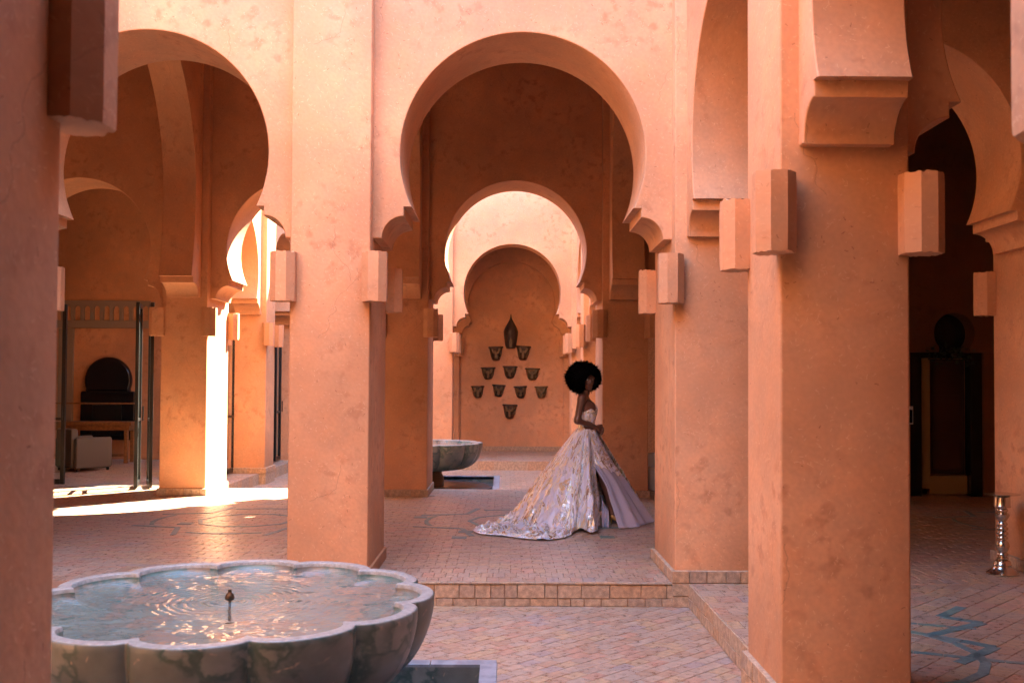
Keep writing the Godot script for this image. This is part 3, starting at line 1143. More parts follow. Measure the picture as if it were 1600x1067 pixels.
func build_inlay() -> void:
	rng.seed = 64
	var f: Node3D = get_node("hall_floor")
	# interlaced rounds and points centred in each bay
	for cx in [-2.98, 0.14, 6.37]:
		var cz := 11.6
		for q in 8:
			var a := TAU * q / 8 + 0.39
			var b := TAU * (q + 1) / 8 + 0.39
			var o := Vector2(cx, cz)
			var p1 := o + Vector2(cos(a), sin(a)) * 1.25
			var p2 := o + Vector2(cos((a + b) / 2), sin((a + b) / 2)) * 0.86
			var p3 := o + Vector2(cos(b), sin(b)) * 1.25
			if q % 2 == 0:
				inlay(f, [[p1.x, p1.y], [p2.x, p2.y], [p3.x, p3.y]], 0.06)
			else:
				inlay(f, arc_pts(cx, cz, 1.05, rad_to_deg(a), rad_to_deg(b), 4), 0.05)
		inlay(f, arc_pts(cx, cz, 0.55, 0, 360, 10), 0.05)
	for s in [[-0.42, 10.75], [-0.47, 10.35], [1.07, 10.42], [-1.0, 11.9], [-3.6, 11.3]]:
		inlay(f, [[s[0] - 0.08, s[1]], [s[0] + 0.08, s[1]]], 0.15)
	var g: Node3D = get_node("east_gallery_floor")
	inlay(g, [[3.3, 7.2], [3.02, 6.9], [3.22, 6.72], [2.72, 6.38], [3.0, 6.1], [2.62, 5.75]], 0.075)
	inlay(g, arc_pts(2.1, 6.0, 0.72, -75, 70, 8), 0.06)
	inlay(g, [[2.15, 6.42], [2.4, 6.28], [2.15, 6.12]], 0.13)
	inlay(g, [[2.3, 6.05], [2.9, 5.78], [3.5, 5.6]], 0.05)
	inlay(g, [[2.2, 7.05], [2.6, 6.75], [3.1, 6.55]], 0.045)

# ---------------------------------------------------------------- fountains
func lobed(a: float, r: float, cusp: float) -> float:
	var t := fposmod((a - deg_to_rad(20.0)) / deg_to_rad(30.0), 1.0)
	var s := 2.0 * t - 1.0
	return r * (cusp + (1.0 - cusp) * sqrt(maxf(0.0, 1.0 - s * s)))

func fountain(at: Vector3, label: String, rim_h: float, water: bool) -> Node3D:
	var o := thing("fountain", label, "fountain", at, "scalloped marble fountains in the courtyards")
	var R := 1.04
	if not made_mesh.has("bowl"):
		var nu := 480
		# outside
		var p := PackedVector3Array()
		var prof := []
		for j in 19:
			var t := j / 18.0
			var e := t * PI / 2
			prof.append(Vector2(0.30 + 0.70 * pow(cos(e), 0.46) if j < 18 else 0.30, -0.03 - 0.45 * pow(sin(e), 1.15)))
		prof.insert(0, Vector2(1.0, -0.006))
		prof.insert(0, Vector2(0.992, 0.0))
		for q in prof:
			for i in nu:
				var a := TAU * i / nu
				var fade := clampf(1.0 + q.y / 0.5, 0.0, 1.0)
				var rr: float = R * q.x * lobed(a, 1.0, 0.905)
				rr = lerpf(R * q.x * 0.95, rr, 0.75 + 0.25 * fade)
				p.append(Vector3(cos(a) * rr, q.y, -sin(a) * rr))
		var mb := MB.new()
		mb.grid(p, nu, prof.size(), true, false)
		# check the sign of the normals: they must point outward
		if mb.n[1200].dot(Vector3(mb.v[1200].x, 0, mb.v[1200].z)) < 0:
			mb = MB.new()
			mb.grid(p, nu, prof.size(), true, true)
		made_mesh["bowl"] = mb.mesh()
		# rim
		p = PackedVector3Array()
		for q in [[0.992, 0.0, 0], [0.985, 0.003, 0], [0.942, 0.003, 1], [0.935, -0.003, 1], [0.930, -0.02, 1]]:
			for i in nu:
				var a := TAU * i / nu
				var rr: float = R * q[0] * (lobed(a, 1.0, 0.905) if q[2] == 0 else lobed(a, 1.0, 0.865))
				p.append(Vector3(cos(a) * rr, q[1], -sin(a) * rr))
		mb = MB.new()
		mb.grid(p, nu, 5, true, false)
		if mb.n[3000].y < 0:
			mb = MB.new()
			mb.grid(p, nu, 5, true, true)
		made_mesh["rim"] = mb.mesh()
		# inside
		p = PackedVector3Array()
		for j in 14:
			var t := j / 13.0
			var e := t * PI / 2
			var y := -0.02 - 0.12 * sin(e)
			var x := 0.930 * pow(cos(e), 0.55) if j < 13 else 0.02
			for i in nu:
				var a := TAU * i / nu
				var rr := R * x * lerpf(lobed(a, 1.0, 0.865), 0.96, t)
				p.append(Vector3(cos(a) * rr, y, -sin(a) * rr))
		mb = MB.new()
		mb.grid(p, nu, 14, true, false)
		if mb.n[900].dot(Vector3(mb.v[900].x, 0, mb.v[900].z)) > 0:
			mb = MB.new()
			mb.grid(p, nu, 14, true, true)
		made_mesh["inside"] = mb.mesh()
		# water sheet
		mb = MB.new()
		for i in nu:
			var a := TAU * i / nu
			var b := TAU * (i + 1) / nu
			var ra := R * 0.929 * lobed(a, 1.0, 0.865)
			var rb := R * 0.929 * lobed(b, 1.0, 0.865)
			var pa := Vector3(cos(a) * ra, -0.03, -sin(a) * ra)
			var pb := Vector3(cos(b) * rb, -0.03, -sin(b) * rb)
			mb.tri(Vector3(0, -0.03, 0), pa, pb, Vector3.UP, Vector3.UP, Vector3.UP, Vector2(0.5, 0.5), Vector2(0.5 + pa.x / 2.1, 0.5 + pa.z / 2.1), Vector2(0.5 + pb.x / 2.1, 0.5 + pb.z / 2.1))
		made_mesh["water"] = mb.mesh()
		mb = MB.new()
		mb.lathe(PackedVector2Array([Vector2(0.34, -1.2), Vector2(0.34, -0.62), Vector2(0.30, -0.55), Vector2(0.30, -0.46)]), 40)
		made_mesh["pedestal"] = mb.mesh()
		mb = MB.new()
		mb.lathe(PackedVector2Array([Vector2(0.008, -0.14), Vector2(0.008, -0.02), Vector2(0.026, -0.012), Vector2(0.030, 0.0), Vector2(0.024, 0.018), Vector2(0.012, 0.03), Vector2(0.010, 0.042), Vector2(0.014, 0.047), Vector2(0.0, 0.05)]), 16)
		made_mesh["nozzle"] = mb.mesh()
	var y := Vector3(0, rim_h, 0)
	var bo := part("bowl", made_mesh["bowl"], M.marble, o, y)
	part("rim", made_mesh["rim"], M.rim, bo)
	part("basin_lining", made_mesh["inside"], M.bowl_inside, bo)
	part("pedestal", made_mesh["pedestal"], M.bronze if not water else M.marble, o, y)
	part("nozzle", made_mesh["nozzle"], M.bronze, o, y - Vector3(0, 0.012, 0)).scale = Vector3(0.85, 0.85, 0.85)
	part("water", made_mesh["water"], M.water, o, y)
	return o

func pool(cx: float, cz: float, half: float, level: float, label: String) -> void:
	var o := thing("floor_basin", label, "basin", V(cx, level, cz), "square stone basins under the fountains")
	rng.seed = int(cz * 10)
	var bw := 0.107
	var k := 0
	for side in 4:
		var B := Basis(Vector3.UP, PI / 2 * side)
		var u := -half
		while u < half - bw - 0.01:
			var w := minf(rng.randf_range(0.42, 0.62), half - bw - u)
			if half - bw - u - w < 0.15:
				w = half - bw - u
			var mb := MB.new()
			mb.prism(rrect(u + 0.0015, u + w - 0.0015, -half, -half + bw, 0.003, 1), -0.06, 0.006 + rng.randf_range(0, 0.002), Transform3D(B * Basis(Vector3(1, 0, 0), Vector3(0, 0, -1), Vector3(0, 1, 0)), Vector3.ZERO), 0.003)
			quick("border_slab", k, mb.mesh(), M.blue_stone, o, Transform3D())
			k += 1
			u += w
	var hi := half - bw
	var mb := MB.new()
	mb.box(Vector3(-hi - 0.05, -0.30, -hi - 0.05), Vector3(hi + 0.05, -0.14, hi + 0.05))
	part("floor_slab", mb.mesh(), M.slate, o)
	for q in 4:
		mb = MB.new()
		mb.box(Vector3(-hi - 0.04, -0.14, -hi - 0.03), Vector3(hi, -0.012, -hi), Transform3D(Basis(Vector3.UP, PI / 2 * q), Vector3.ZERO))
		part("side_slab", mb.mesh(), M.marble, o)
	# a low round stone under the bowl, darker than its surround
	mb = MB.new()
	mb.lathe(PackedVector2Array([Vector2(hi * 0.985, -0.139), Vector2(hi * 0.985, -0.075), Vector2(hi * 0.97, -0.062), Vector2(0.3, -0.058)]), 72)
	part("round_slab", mb.mesh(), M.slate, o)

# ---------------------------------------------------------------- furnishings
func box_part(called: String, x0: float, x1: float, y0: float, y1: float, z0: float, z1: float, m: Material, parent: Node, bev := 0.004) -> MeshInstance3D:
	var mb := MB.new()
	mb.prism(rrect(x0, x1, y0, y1, minf(bev * 1.5, minf(x1 - x0, y1 - y0) * 0.4), 2), z0, z1, Transform3D(), minf(bev, (z1 - z0) * 0.3))
	return part(called, mb.mesh(), m, parent)

func glass_door(at: Vector3, turn: float, w: float, h: float, label: String) -> void:
	var o := thing("glass_door", label, "door", at, "black framed folding glass doors")
	o.rotation.y = turn
	box_part("stile", 0, 0.06, 0.02, h, -0.025, 0.025, M.metal_dark, o)
	box_part("stile", w - 0.06, w, 0.02, h, -0.025, 0.025, M.metal_dark, o)
	box_part("rail", 0.061, w - 0.061, 0.02, 0.10, -0.024, 0.024, M.metal_dark, o)
	box_part("rail", 0.061, w - 0.061, h - 0.07, h, -0.024, 0.024, M.metal_dark, o)
	box_part("rail", 0.061, w - 0.061, h * 0.36, h * 0.36 + 0.04, -0.022, 0.022, M.metal_dark, o)
	var mb := MB.new()
	mb.flat(Vector3(0.06, 0.1, 0), Vector3(w - 0.06, 0.1, 0), Vector3(w - 0.06, h - 0.07, 0), Vector3(0.06, h - 0.07, 0), Vector3(0, 0, 1))
	part("pane", mb.mesh(), M.glass, o)
	var hb := MB.new()
	hb.lathe(PackedVector2Array([Vector2(0.0, 1.0), Vector2(0.011, 1.0), Vector2(0.011, 1.22), Vector2(0, 1.22)]), 10, Transform3D(Basis(), Vector3(w - 0.03, 0, 0.05)))
	part("handle", hb.mesh(), M.metal_dark, o)

func armchair(at: Vector3, turn: float, m: Material, label: String) -> void:
	var o := thing("armchair", label, "armchair", at, "low upholstered armchairs")
	o.rotation.y = turn
	box_part("seat", -0.24, 0.24, 0.06, 0.40, -0.30, 0.32, m, o, 0.03)
	box_part("backrest", -0.26, 0.26, 0.06, 0.76, -0.40, -0.26, m, o, 0.03)
	box_part("arm", -0.36, -0.245, 0.05, 0.60, -0.36, 0.34, m, o, 0.03)
	box_part("arm", 0.245, 0.36, 0.05, 0.60, -0.36, 0.34, m, o, 0.03)
	for s in [[-0.3, -0.3], [0.3, -0.3], [-0.3, 0.28], [0.3, 0.28]]:
		box_part("foot", s[0] - 0.02, s[0] + 0.02, 0, 0.06, s[1] - 0.02, s[1] + 0.02, M.metal_dark, o)

func build_parlour() -> void:
	# back wall with hearth, frieze and pale pilasters
	var zb := 20.62
	slab("wall", -11.2, -4.87, -0.6, GAL, zb, zb + 0.3, M.plaster, "parlour back wall around the black hearth", "wall")
	var h := thing("hearth", "black horseshoe hearth with a domed hood above a wooden table", "fireplace", V(-8.17, 0, zb))
	var mb := MB.new()
	var key := PackedVector2Array()
	for i in 33:
		var a := deg_to_rad(-38 + 256.0 * i / 32)
		key.append(Vector2(0.48 * cos(a), 1.62 + 0.48 * sin(a)))
	mb.prism(key, 0.0, 0.16, Transform3D(), 0.05)
	part("dome", mb.mesh(), M.black, h)
	box_part("surround", -0.56, 0.56, 0.4, 1.40, 0.0, 0.14, M.black, h, 0.03)
	box_part("firebox", -0.30, 0.30, 0.5, 1.12, 0.141, 0.16, M.metal_dark, h, 0.01)
	box_part("ledge", -0.44, 0.44, 1.40, 1.44, 0.0, 0.16, M.black, h, 0.01)
	var fz := thing("frieze", "pale plaster frieze of small arches above the black hearth", "frieze", V(-8.35, 0, zb))
	var poly := PackedVector2Array([Vector2(-1.0, 2.86)])
	var n := 10
	var pw := 2.0 / n
	for i in n:
		var x0 := -1.0 + pw * i + pw * 0.2
		var x1 := x0 + pw * 0.6
		poly.append(Vector2(x0, 2.86))
		for k in 9:
			var a := PI - PI * k / 8
			poly.append(Vector2((x0 + x1) / 2 + pw * 0.3 * cos(a), 3.10 + pw * 0.3 * sin(a)))
		poly.append(Vector2(x1, 2.86))
	poly.append(Vector2(1.0, 2.86))
	poly.append(Vector2(1.0, 3.27))
	poly.append(Vector2(-1.0, 3.27))
	mb = MB.new()
	mb.prism(poly, 0.0, 0.05, Transform3D(), 0.004)
	part("arcade_band", mb.mesh(), M.cream, fz)
	box_part("lower_band", -1.0, 1.0, 2.70, 2.859, 0.0, 0.055, M.cream, fz)
	for x in [-8.98, -9.16]:
		var pl := box_part("pilaster", -0.06, 0.06, 0, 2.69, 0.0, 0.07, M.cream, self)
		pl.position = V(x, 0, zb)
		tag(pl, "thin pale pilaster left of the hearth" + (", the right one of the pair" if x > -9.0 else ", the left one of the pair"), "pilaster")
	var t := thing("console_table", "long wooden console table in front of the black hearth", "table", V(-8.25, 0, 19.75))
	box_part("top", -1.15, 0.93, 0.74, 0.81, -0.22, 0.22, M.wood, t)
	box_part("apron", -1.1, 0.88, 0.64, 0.739, -0.18, 0.18, M.wood, t)
	for s in [[-1.08, -0.16], [-1.08, 0.16], [0.82, -0.16], [0.82, 0.16]]:
		box_part("leg", s[0] - 0.035, s[0] + 0.035, 0, 0.639, s[1] - 0.035, s[1] + 0.035, M.wood, t)
	box_part("stretcher", -1.04, 0.78, 0.12, 0.17, -0.02, 0.02, M.wood, t)
	var r := thing("rail", "thin wooden rail running in front of the hearth above the table", "rail", V(-8.25, 0, 20.0))
	box_part("bar", -1.3, 0.86, 1.145, 1.175, -0.015, 0.015, M.wood, r)
	box_part("post", -1.3, -1.27, 0, 1.144, -0.015, 0.015, M.wood, r)
	box_part("post", 0.83, 0.86, 0, 1.144, -0.015, 0.015, M.wood, r)
	armchair(V(-7.62, 0, 18.1), 2.5, M.linen, "beige block armchair before the hearth, right of its twin")
	armchair(V(-8.35, 0, 17.2), 2.6, M.linen, "beige armchair half hidden behind the left glass door")
	armchair(V(2.42, 0, 14.35), -1.2, M.white_cloth, "white armchair glimpsed between the two right hand pillars")
	glass_door(V(-7.32, 0, 15.35), 0.0, 0.56, 2.78, "glass door leaf standing at the left of the parlour opening")
	glass_door(V(-5.47, 0, 14.80), deg_to_rad(106.0), 0.66, 2.78, "folded glass door leaf with bright edges left of the sunlit pillar")
	glass_door(V(-5.27, 0, 14.86), deg_to_rad(112.5), 0.62, 2.78, "second folded glass leaf tight against the sunlit pillar")
	glass_door(V(-4.79, 0, 16.8), PI / 2, 0.8, 2.72, "dark glass leaf standing on the kerb right of the sunlit pillar")
	glass_door(V(-4.72, 0, 19.5), PI / 2, 0.45, 2.72, "narrow black door leaf behind the parlour pier")
	glass_door(V(-4.62, 0, 20.0), PI / 2, 0.45, 2.72, "narrowest black door leaf beside the fountain pillar's edge")

func build_right_doors() -> void:
	# wall at the back of the hall on the right, with a horseshoe light over a dark door
	var o := thing("door_screen", "wall darkened for shade, with a small horseshoe light over a dark double door", "door", V(6.50, 0, 14.5))
	var xl := -1.36
	var xr := 1.11
	var poly := PackedVector2Array([Vector2(xl, 2.08), Vector2(-0.22, 2.08)])
	for i in 25:
		var a := deg_to_rad(222 - 264.0 * i / 24)
		poly.append(Vector2(0.295 * cos(a), 2.36 + 0.295 * sin(a)))
	poly.append_array(PackedVector2Array([Vector2(0.22, 2.08), Vector2(xr, 2.08), Vector2(xr, HALL), Vector2(xl, HALL)]))
	var mb := MB.new()
	mb.prism(poly, -0.15, 0.15, Transform3D(), 0.006)
	part("wall", mb.mesh(), M.shade_plaster, o)  # plaster colour carries the shade of this end of the hall
	box_part("jamb", -0.63, -0.46, 0, 2.079, -0.08, 0.1, M.black, o)
	box_part("jamb", 0.25, 0.42, 0, 2.079, -0.08, 0.1, M.black, o)
	box_part("lintel", -0.459, 0.249, 2.0, 2.079, -0.06, 0.08, M.black, o)
	box_part("architrave", -0.455, -0.31, 0.1, 1.999, -0.06, 0.03, M.straw_strip, o)
	var d := box_part("door_leaf", -0.30, 0.245, 0.30, 1.99, -0.12, -0.08, M.dark_door, o)
	for k in 3:
		box_part("panel", -0.24, 0.18, 0.36 + k * 0.55, 0.84 + k * 0.55, -0.079, -0.065, M.dark_door, d)
	box_part("threshold", -0.31, 0.245, 0.02, 0.29, -0.12, 0.0, M.straw_strip, o)
	box_part("side_wall", xl, -0.635, 0, 2.079, -0.15, 0.13, M.shade_plaster, o)
	box_part("side_wall", 0.425, xr, 0, 2.079, -0.15, 0.13, M.shade_plaster, o)
	box_part("fanlight_back", -0.34, 0.34, 2.081, 2.70, -0.19, -0.155, M.black, o)
	var f := thing("framed_notice", "small pale framed panel on the dark door at the edge of the right pier", "frame", V(5.835, 1.16, 14.36))
	box_part("frame", -0.06, 0.06, -0.12, 0.14, -0.01, 0.01, M.white_cloth, f)
	box_part("panel", -0.045, 0.045, -0.10, 0.09, 0.0105, 0.014, M.black, f)
	# dark plant hanging above the door
	var p := thing("hanging_plant", "dark leafy plant trailing above the shadowed door", "plant", V(6.37, 2.05, 14.22))
	rng.seed = 12
	mb = MB.new()
	for k in 90:
		var q := Vector3(rng.randf_range(-0.30, 0.30), rng.randf_range(-0.16, 0.10), rng.randf_range(-0.05, 0.08))
		var B := Basis.from_euler(Vector3(rng.randf() * TAU, rng.randf() * TAU, rng.randf() * TAU))
		mb.tri(q, q + B * Vector3(0.045, 0.02, 0), q + B * Vector3(0.08, -0.005, 0), B.z, B.z, B.z)
		mb.tri(q, q + B * Vector3(0.08, -0.005, 0), q + B * Vector3(0.045, -0.022, 0), B.z, B.z, B.z)
	part("leaves", mb.mesh(), mat(lin(0.03, 0.05, 0.018), 0.5), p)
	# door and darkness on the other far bays
	slab("wall", 5.14, 8.26, -0.6, HALL, 14.8, 15.1, M.plaster, "inner wall behind the dark double door", "wall")
	slab("wall", 2.0, 4.6, -0.1, 3.2, 22.9, 23.2, M.riser[2], "clay brick wall at the end of the far right gallery", "wall")

func build_candle_stand() -> void:
	var o := thing("candle_stand", "tall turned brass candle stand with a flat round top", "candle stand", V(4.235, 0, 8.47))
	var mb := MB.new()
	mb.lathe(PackedVector2Array([Vector2(0.0, 0.002), Vector2(0.128, 0.002), Vector2(0.130, 0.010), Vector2(0.112, 0.022), Vector2(0.088, 0.042), Vector2(0.074, 0.062), Vector2(0.070, 0.075), Vector2(0.074, 0.082), Vector2(0.066, 0.092), Vector2(0.066, 0.105), Vector2(0.058, 0.112), Vector2(0.040, 0.120)]), 40)
	part("foot", mb.mesh(), M.brass, o)
	mb = MB.new()
	var p := PackedVector2Array()
	for q in [[0.034, 0.12], [0.044, 0.13], [0.044, 0.14], [0.032, 0.15], [0.046, 0.162], [0.046, 0.172], [0.034, 0.184], [0.050, 0.215], [0.056, 0.24], [0.048, 0.27], [0.030, 0.29], [0.044, 0.302], [0.044, 0.312], [0.031, 0.325], [0.046, 0.338], [0.046, 0.35], [0.031, 0.365], [0.046, 0.378], [0.046, 0.392], [0.031, 0.405], [0.042, 0.42], [0.042, 0.428], [0.028, 0.445], [0.044, 0.470], [0.058, 0.497], [0.058, 0.507], [0.036, 0.522], [0.046, 0.536], [0.046, 0.545], [0.034, 0.558], [0.036, 0.566]]:
		p.append(Vector2(q[0], q[1]))
	mb.lathe(p, 36)
	part("stem", mb.mesh(), M.brass, o)
	mb = MB.new()
	mb.lathe(PackedVector2Array([Vector2(0.03, 0.562), Vector2(0.066, 0.566), Vector2(0.069, 0.575), Vector2(0.064, 0.582), Vector2(0.064, 0.655), Vector2(0.05, 0.664)]), 40)
	part("cup", mb.mesh(), M.brass, o)
	mb = MB.new()
	mb.lathe(PackedVector2Array([Vector2(0.05, 0.664), Vector2(0.10, 0.668), Vector2(0.142, 0.676), Vector2(0.143, 0.681), Vector2(0.10, 0.679), Vector2(0.0, 0.678)]), 48)
	part("drip_plate", mb.mesh(), M.brass, o)

func build_masks() -> void:
	# clay wall pockets on the back wall of the niche: pixel-free places in metres on the wall
	var s := 65.5
	var spots := [[775, 551, 1, 0, "upper left of the pair under the pointed lantern"], [817.5, 550, 1, 0, "upper right of the pair under the pointed lantern"],
		[763, 582, 0, 1, "left of the row of three"], [797, 580, 0, 1, "middle of the row of three"], [832, 583, 2, 1, "ochre one at the right of the row of three"],
		[747, 611, 1, 2, "leftmost of the row of four"], [779.5, 609, 3, 2, "dark second one in the row of four"], [813.5, 611, 3, 2, "dark third one in the row of four"], [846, 611, 4, 2, "pale ochre one at the right end of the row of four"],
		[797, 641, 0, 0, "lowest one, alone under the row of four"]]
	for q in spots:
		var x: float = (q[0] - 790.0) / s
		var y: float = 1.59 - (q[1] - 600.0) / s
		var o := thing("clay_mask", "carved clay wall mask, " + q[4], "wall mask", V(x, y, 23.71), "clay masks on the back wall of the niche")
		var m: Material = M.pots[q[2]]
		o.rotation.z = 0.045 * sin(float(q[0]) * 1.7 + float(q[1]))
		var wide: float = 1.14 if q[3] != 2 else 1.02
		var tall: float = 1.15 if q[3] == 0 else 0.98
		var mb := MB.new()
		var prof := PackedVector2Array([Vector2(0.02, -0.17), Vector2(0.062, -0.165), Vector2(0.085, -0.14), Vector2(0.112, -0.06), Vector2(0.130, 0.04), Vector2(0.138, 0.095)])
		mb.lathe(prof, 20, Transform3D(Basis().scaled(Vector3(wide, tall, 0.85)), Vector3.ZERO), 0, PI)
		part("pocket", mb.mesh(), m, o)
		mb = MB.new()
		mb.lathe(PackedVector2Array([Vector2(0.10, 0.09), Vector2(0.158, 0.092), Vector2(0.162, 0.108), Vector2(0.152, 0.125), Vector2(0.10, 0.125)]), 20, Transform3D(Basis().scaled(Vector3(wide, tall, 0.85)), Vector3.ZERO), 0, PI)
		mb.lathe(PackedVector2Array([Vector2(0.10, 0.125), Vector2(0.0, 0.11)]), 12, Transform3D(Basis().scaled(Vector3(wide, tall, 0.85)), Vector3.ZERO), 0, PI)
		part("rim", mb.mesh(), m, o)
		# relief: two leaf-like eyes under a brow and a tapering muzzle, each its own raised piece
		var rm: Material = M.pots[2] if q[2] in [0, 3] else M.pots[4]
		for e in [[-0.062, 0.028, 0.45, 0.030, 0.062], [0.062, 0.028, -0.45, 0.030, 0.062], [0.0, -0.055, 0.0, 0.032, 0.085], [-0.085, -0.05, 0.25, 0.014, 0.06], [0.085, -0.05, -0.25, 0.014, 0.06]]:
			mb = MB.new()
			var T := Transform3D(Basis(Vector3(0, 0, 1), e[2]).scaled(Vector3(wide, tall, 1)), Vector3(e[0] * wide, e[1] * tall, 0.082 if absf(e[0]) < 0.08 else 0.06))
			mb.prism(rrect(-e[3], e[3], -e[4], e[4], e[3] * 0.9, 4), -0.02, 0.045, T, 0.016)
			part("relief", mb.mesh(), rm, o)
		for e in [-0.06, 0.06]:
			mb = MB.new()
			mb.prism(rrect(-0.05, 0.05, -0.012, 0.012, 0.011, 3), -0.02, 0.05, Transform3D(Basis(Vector3(0, 0, 1), 0.18 if e < 0 else -0.18).scaled(Vector3(wide, tall, 1)), Vector3(e * wide, 0.088 * tall, 0.088)), 0.008)
			part("brow", mb.mesh(), m, o)
	var L := thing("wall_lantern", "dark pointed drop-shaped clay lantern at the top of the masks", "lantern", V((798.0 - 790.0) / s, 1.59 + 83.0 / s, 23.71))
	var lb := MB.new()
	lb.lathe(PackedVector2Array([Vector2(0.0, -0.42), Vector2(0.10, -0.42), Vector2(0.13, -0.36), Vector2(0.165, -0.12), Vector2(0.175, -0.02), Vector2(0.14, 0.08), Vector2(0.07, 0.20), Vector2(0.03, 0.28), Vector2(0.014, 0.36), Vector2(0.008, 0.40), Vector2(0.0, 0.405)]), 24, Transform3D(Basis().scaled(Vector3(1, 1, 0.8)), Vector3.ZERO), 0, PI)
	part("body", lb.mesh(), M.pots[3], L)
	lb = MB.new()
	lb.prism(PackedVector2Array([Vector2(-0.04, -0.40), Vector2(0.04, -0.40), Vector2(0.04, -0.24), Vector2(0.0, -0.16), Vector2(-0.04, -0.24)]), 0.08, 0.145, Transform3D(), 0.01)
	part("door_panel", lb.mesh(), M.pots[2], L)
	for sx in [-1, 1]:
		lb = MB.new()
		lb.prism(rrect(sx * 0.085 - 0.02, sx * 0.085 + 0.02, -0.18, -0.02, 0.02, 3), 0.09, 0.13, Transform3D(), 0.01)
		part("window", lb.mesh(), M.pots[0], L)

# ---------------------------------------------------------------- the woman
class Field:
	var o: Vector3
	var cs: float
	var nx: int
	var ny: int
	var nz: int
	var f: PackedFloat32Array
	var k: float
	func _init(lo: Vector3, hi: Vector3, cell: float, soft: float) -> void:
		o = lo
		cs = cell
		k = soft
		nx = int((hi.x - lo.x) / cs) + 2
		ny = int((hi.y - lo.y) / cs) + 2
		nz = int((hi.z - lo.z) / cs) + 2
		f = PackedFloat32Array()
		f.resize(nx * ny * nz)
	# a tapered capsule, squashed across its own z-ish axis by sq when given
	func bone(a: Vector3, b: Vector3, ra: float, rb: float, sq := Vector3.ONE) -> void:
		var m := maxf(ra, rb) * maxf(sq.x, maxf(sq.y, sq.z)) + 5.0 * k
		var lo := Vector3(minf(a.x, b.x) - m, minf(a.y, b.y) - m, minf(a.z, b.z) - m)
		var hi := Vector3(maxf(a.x, b.x) + m, maxf(a.y, b.y) + m, maxf(a.z, b.z) + m)
		var i0 := clampi(int((lo.x - o.x) / cs), 0, nx - 1)
		var i1 := clampi(int((hi.x - o.x) / cs) + 1, 0, nx - 1)
		var j0 := clampi(int((lo.y - o.y) / cs), 0, ny - 1)
		var j1 := clampi(int((hi.y - o.y) / cs) + 1, 0, ny - 1)
		var l0 := clampi(int((lo.z - o.z) / cs), 0, nz - 1)
		var l1 := clampi(int((hi.z - o.z) / cs) + 1, 0, nz - 1)
		var ab := b - a
		var L2 := maxf(ab.length_squared(), 1e-9)
		var mn := minf(sq.x, minf(sq.y, sq.z))
		for l in range(l0, l1 + 1):
			for j in range(j0, j1 + 1):
				for i in range(i0, i1 + 1):
					var p := o + Vector3(i, j, l) * cs
					var t := clampf((p - a).dot(ab) / L2, 0, 1)
					var q := p - a - ab * t
					var d := (Vector3(q.x / sq.x, q.y / sq.y, q.z / sq.z).length() - lerpf(ra, rb, t)) * mn
					f[(l * ny + j) * nx + i] += exp(-d / k)
	func net(mb: RefCounted, T := Transform3D()) -> void:
		var vals := PackedFloat32Array()
		vals.resize(f.size())
		for i in f.size():
			vals[i] = -k * log(maxf(f[i], 1e-30))
		var idx := {}
		var pts := PackedVector3Array()
		var sx := 1
		var sy := nx
		var sz := nx * ny
		var offs := [0, sx, sy, sx + sy, sz, sx + sz, sy + sz, sx + sy + sz]
		var edges := [[0, 1], [2, 3], [4, 5], [6, 7], [0, 2], [1, 3], [4, 6], [5, 7], [0, 4], [1, 5], [2, 6], [3, 7]]
		for l in nz - 1:
			for j in ny - 1:
				for i in nx - 1:
					var b := (l * ny + j) * nx + i
					if f[b] == 0.0 and f[b + sx + sy + sz] == 0.0:
						continue
					var inside := 0
					for q in 8:
						if vals[b + offs[q]] < 0:
							inside += 1
					if inside == 0 or inside == 8:
						continue
					var s := Vector3.ZERO
					var c := 0
					for e in edges:
						var va := vals[b + offs[e[0]]]
						var vb := vals[b + offs[e[1]]]
						if (va < 0) != (vb < 0):
							var t := va / (va - vb)
							var pa := Vector3(e[0] & 1, (e[0] >> 1) & 1, (e[0] >> 2) & 1)
							var pb := Vector3(e[1] & 1, (e[1] >> 1) & 1, (e[1] >> 2) & 1)
							s += pa.lerp(pb, t)
							c += 1
					idx[b] = pts.size()
					pts.append(o + (Vector3(i, j, l) + s / c) * cs)
		var nn := PackedVector3Array()
		nn.resize(pts.size())
		var quads := []
		for b in idx:
			var i: int = b % nx
			var j: int = (b / nx) % ny
			var l: int = b / sz
			for ax in 3:
				var st: int = [sx, sy, sz][ax]
				var u: int = [sy, sz, sx][ax]
				var w: int = [sz, sx, sy][ax]
				if (ax != 0 and i == 0) or (ax != 1 and j == 0) or (ax != 2 and l == 0):
					continue
				if (vals[b] < 0) == (vals[b + st] < 0):
					continue
				if not (idx.has(b - u) and idx.has(b - w) and idx.has(b - u - w)):
					continue
				var q := [idx[b], idx[b - u], idx[b - u - w], idx[b - w]]
				var g := (pts[q[2]] - pts[q[0]]).cross(pts[q[3]] - pts[q[1]])
				var dir: Vector3 = [Vector3.RIGHT, Vector3.UP, Vector3.BACK][ax]
				if vals[b] > 0:
					dir = -dir
				if g.dot(dir) < 0:
					g = -g
				for x in q:
					nn[x] += g
				quads.append(q)
		for x in nn.size():
			nn[x] = (T.basis * nn[x]).normalized()
			pts[x] = T * pts[x]
		for q in quads:
			mb.tri(pts[q[0]], pts[q[1]], pts[q[2]], nn[q[0]], nn[q[1]], nn[q[2]])
			mb.tri(pts[q[0]], pts[q[2]], pts[q[3]], nn[q[0]], nn[q[2]], nn[q[3]])

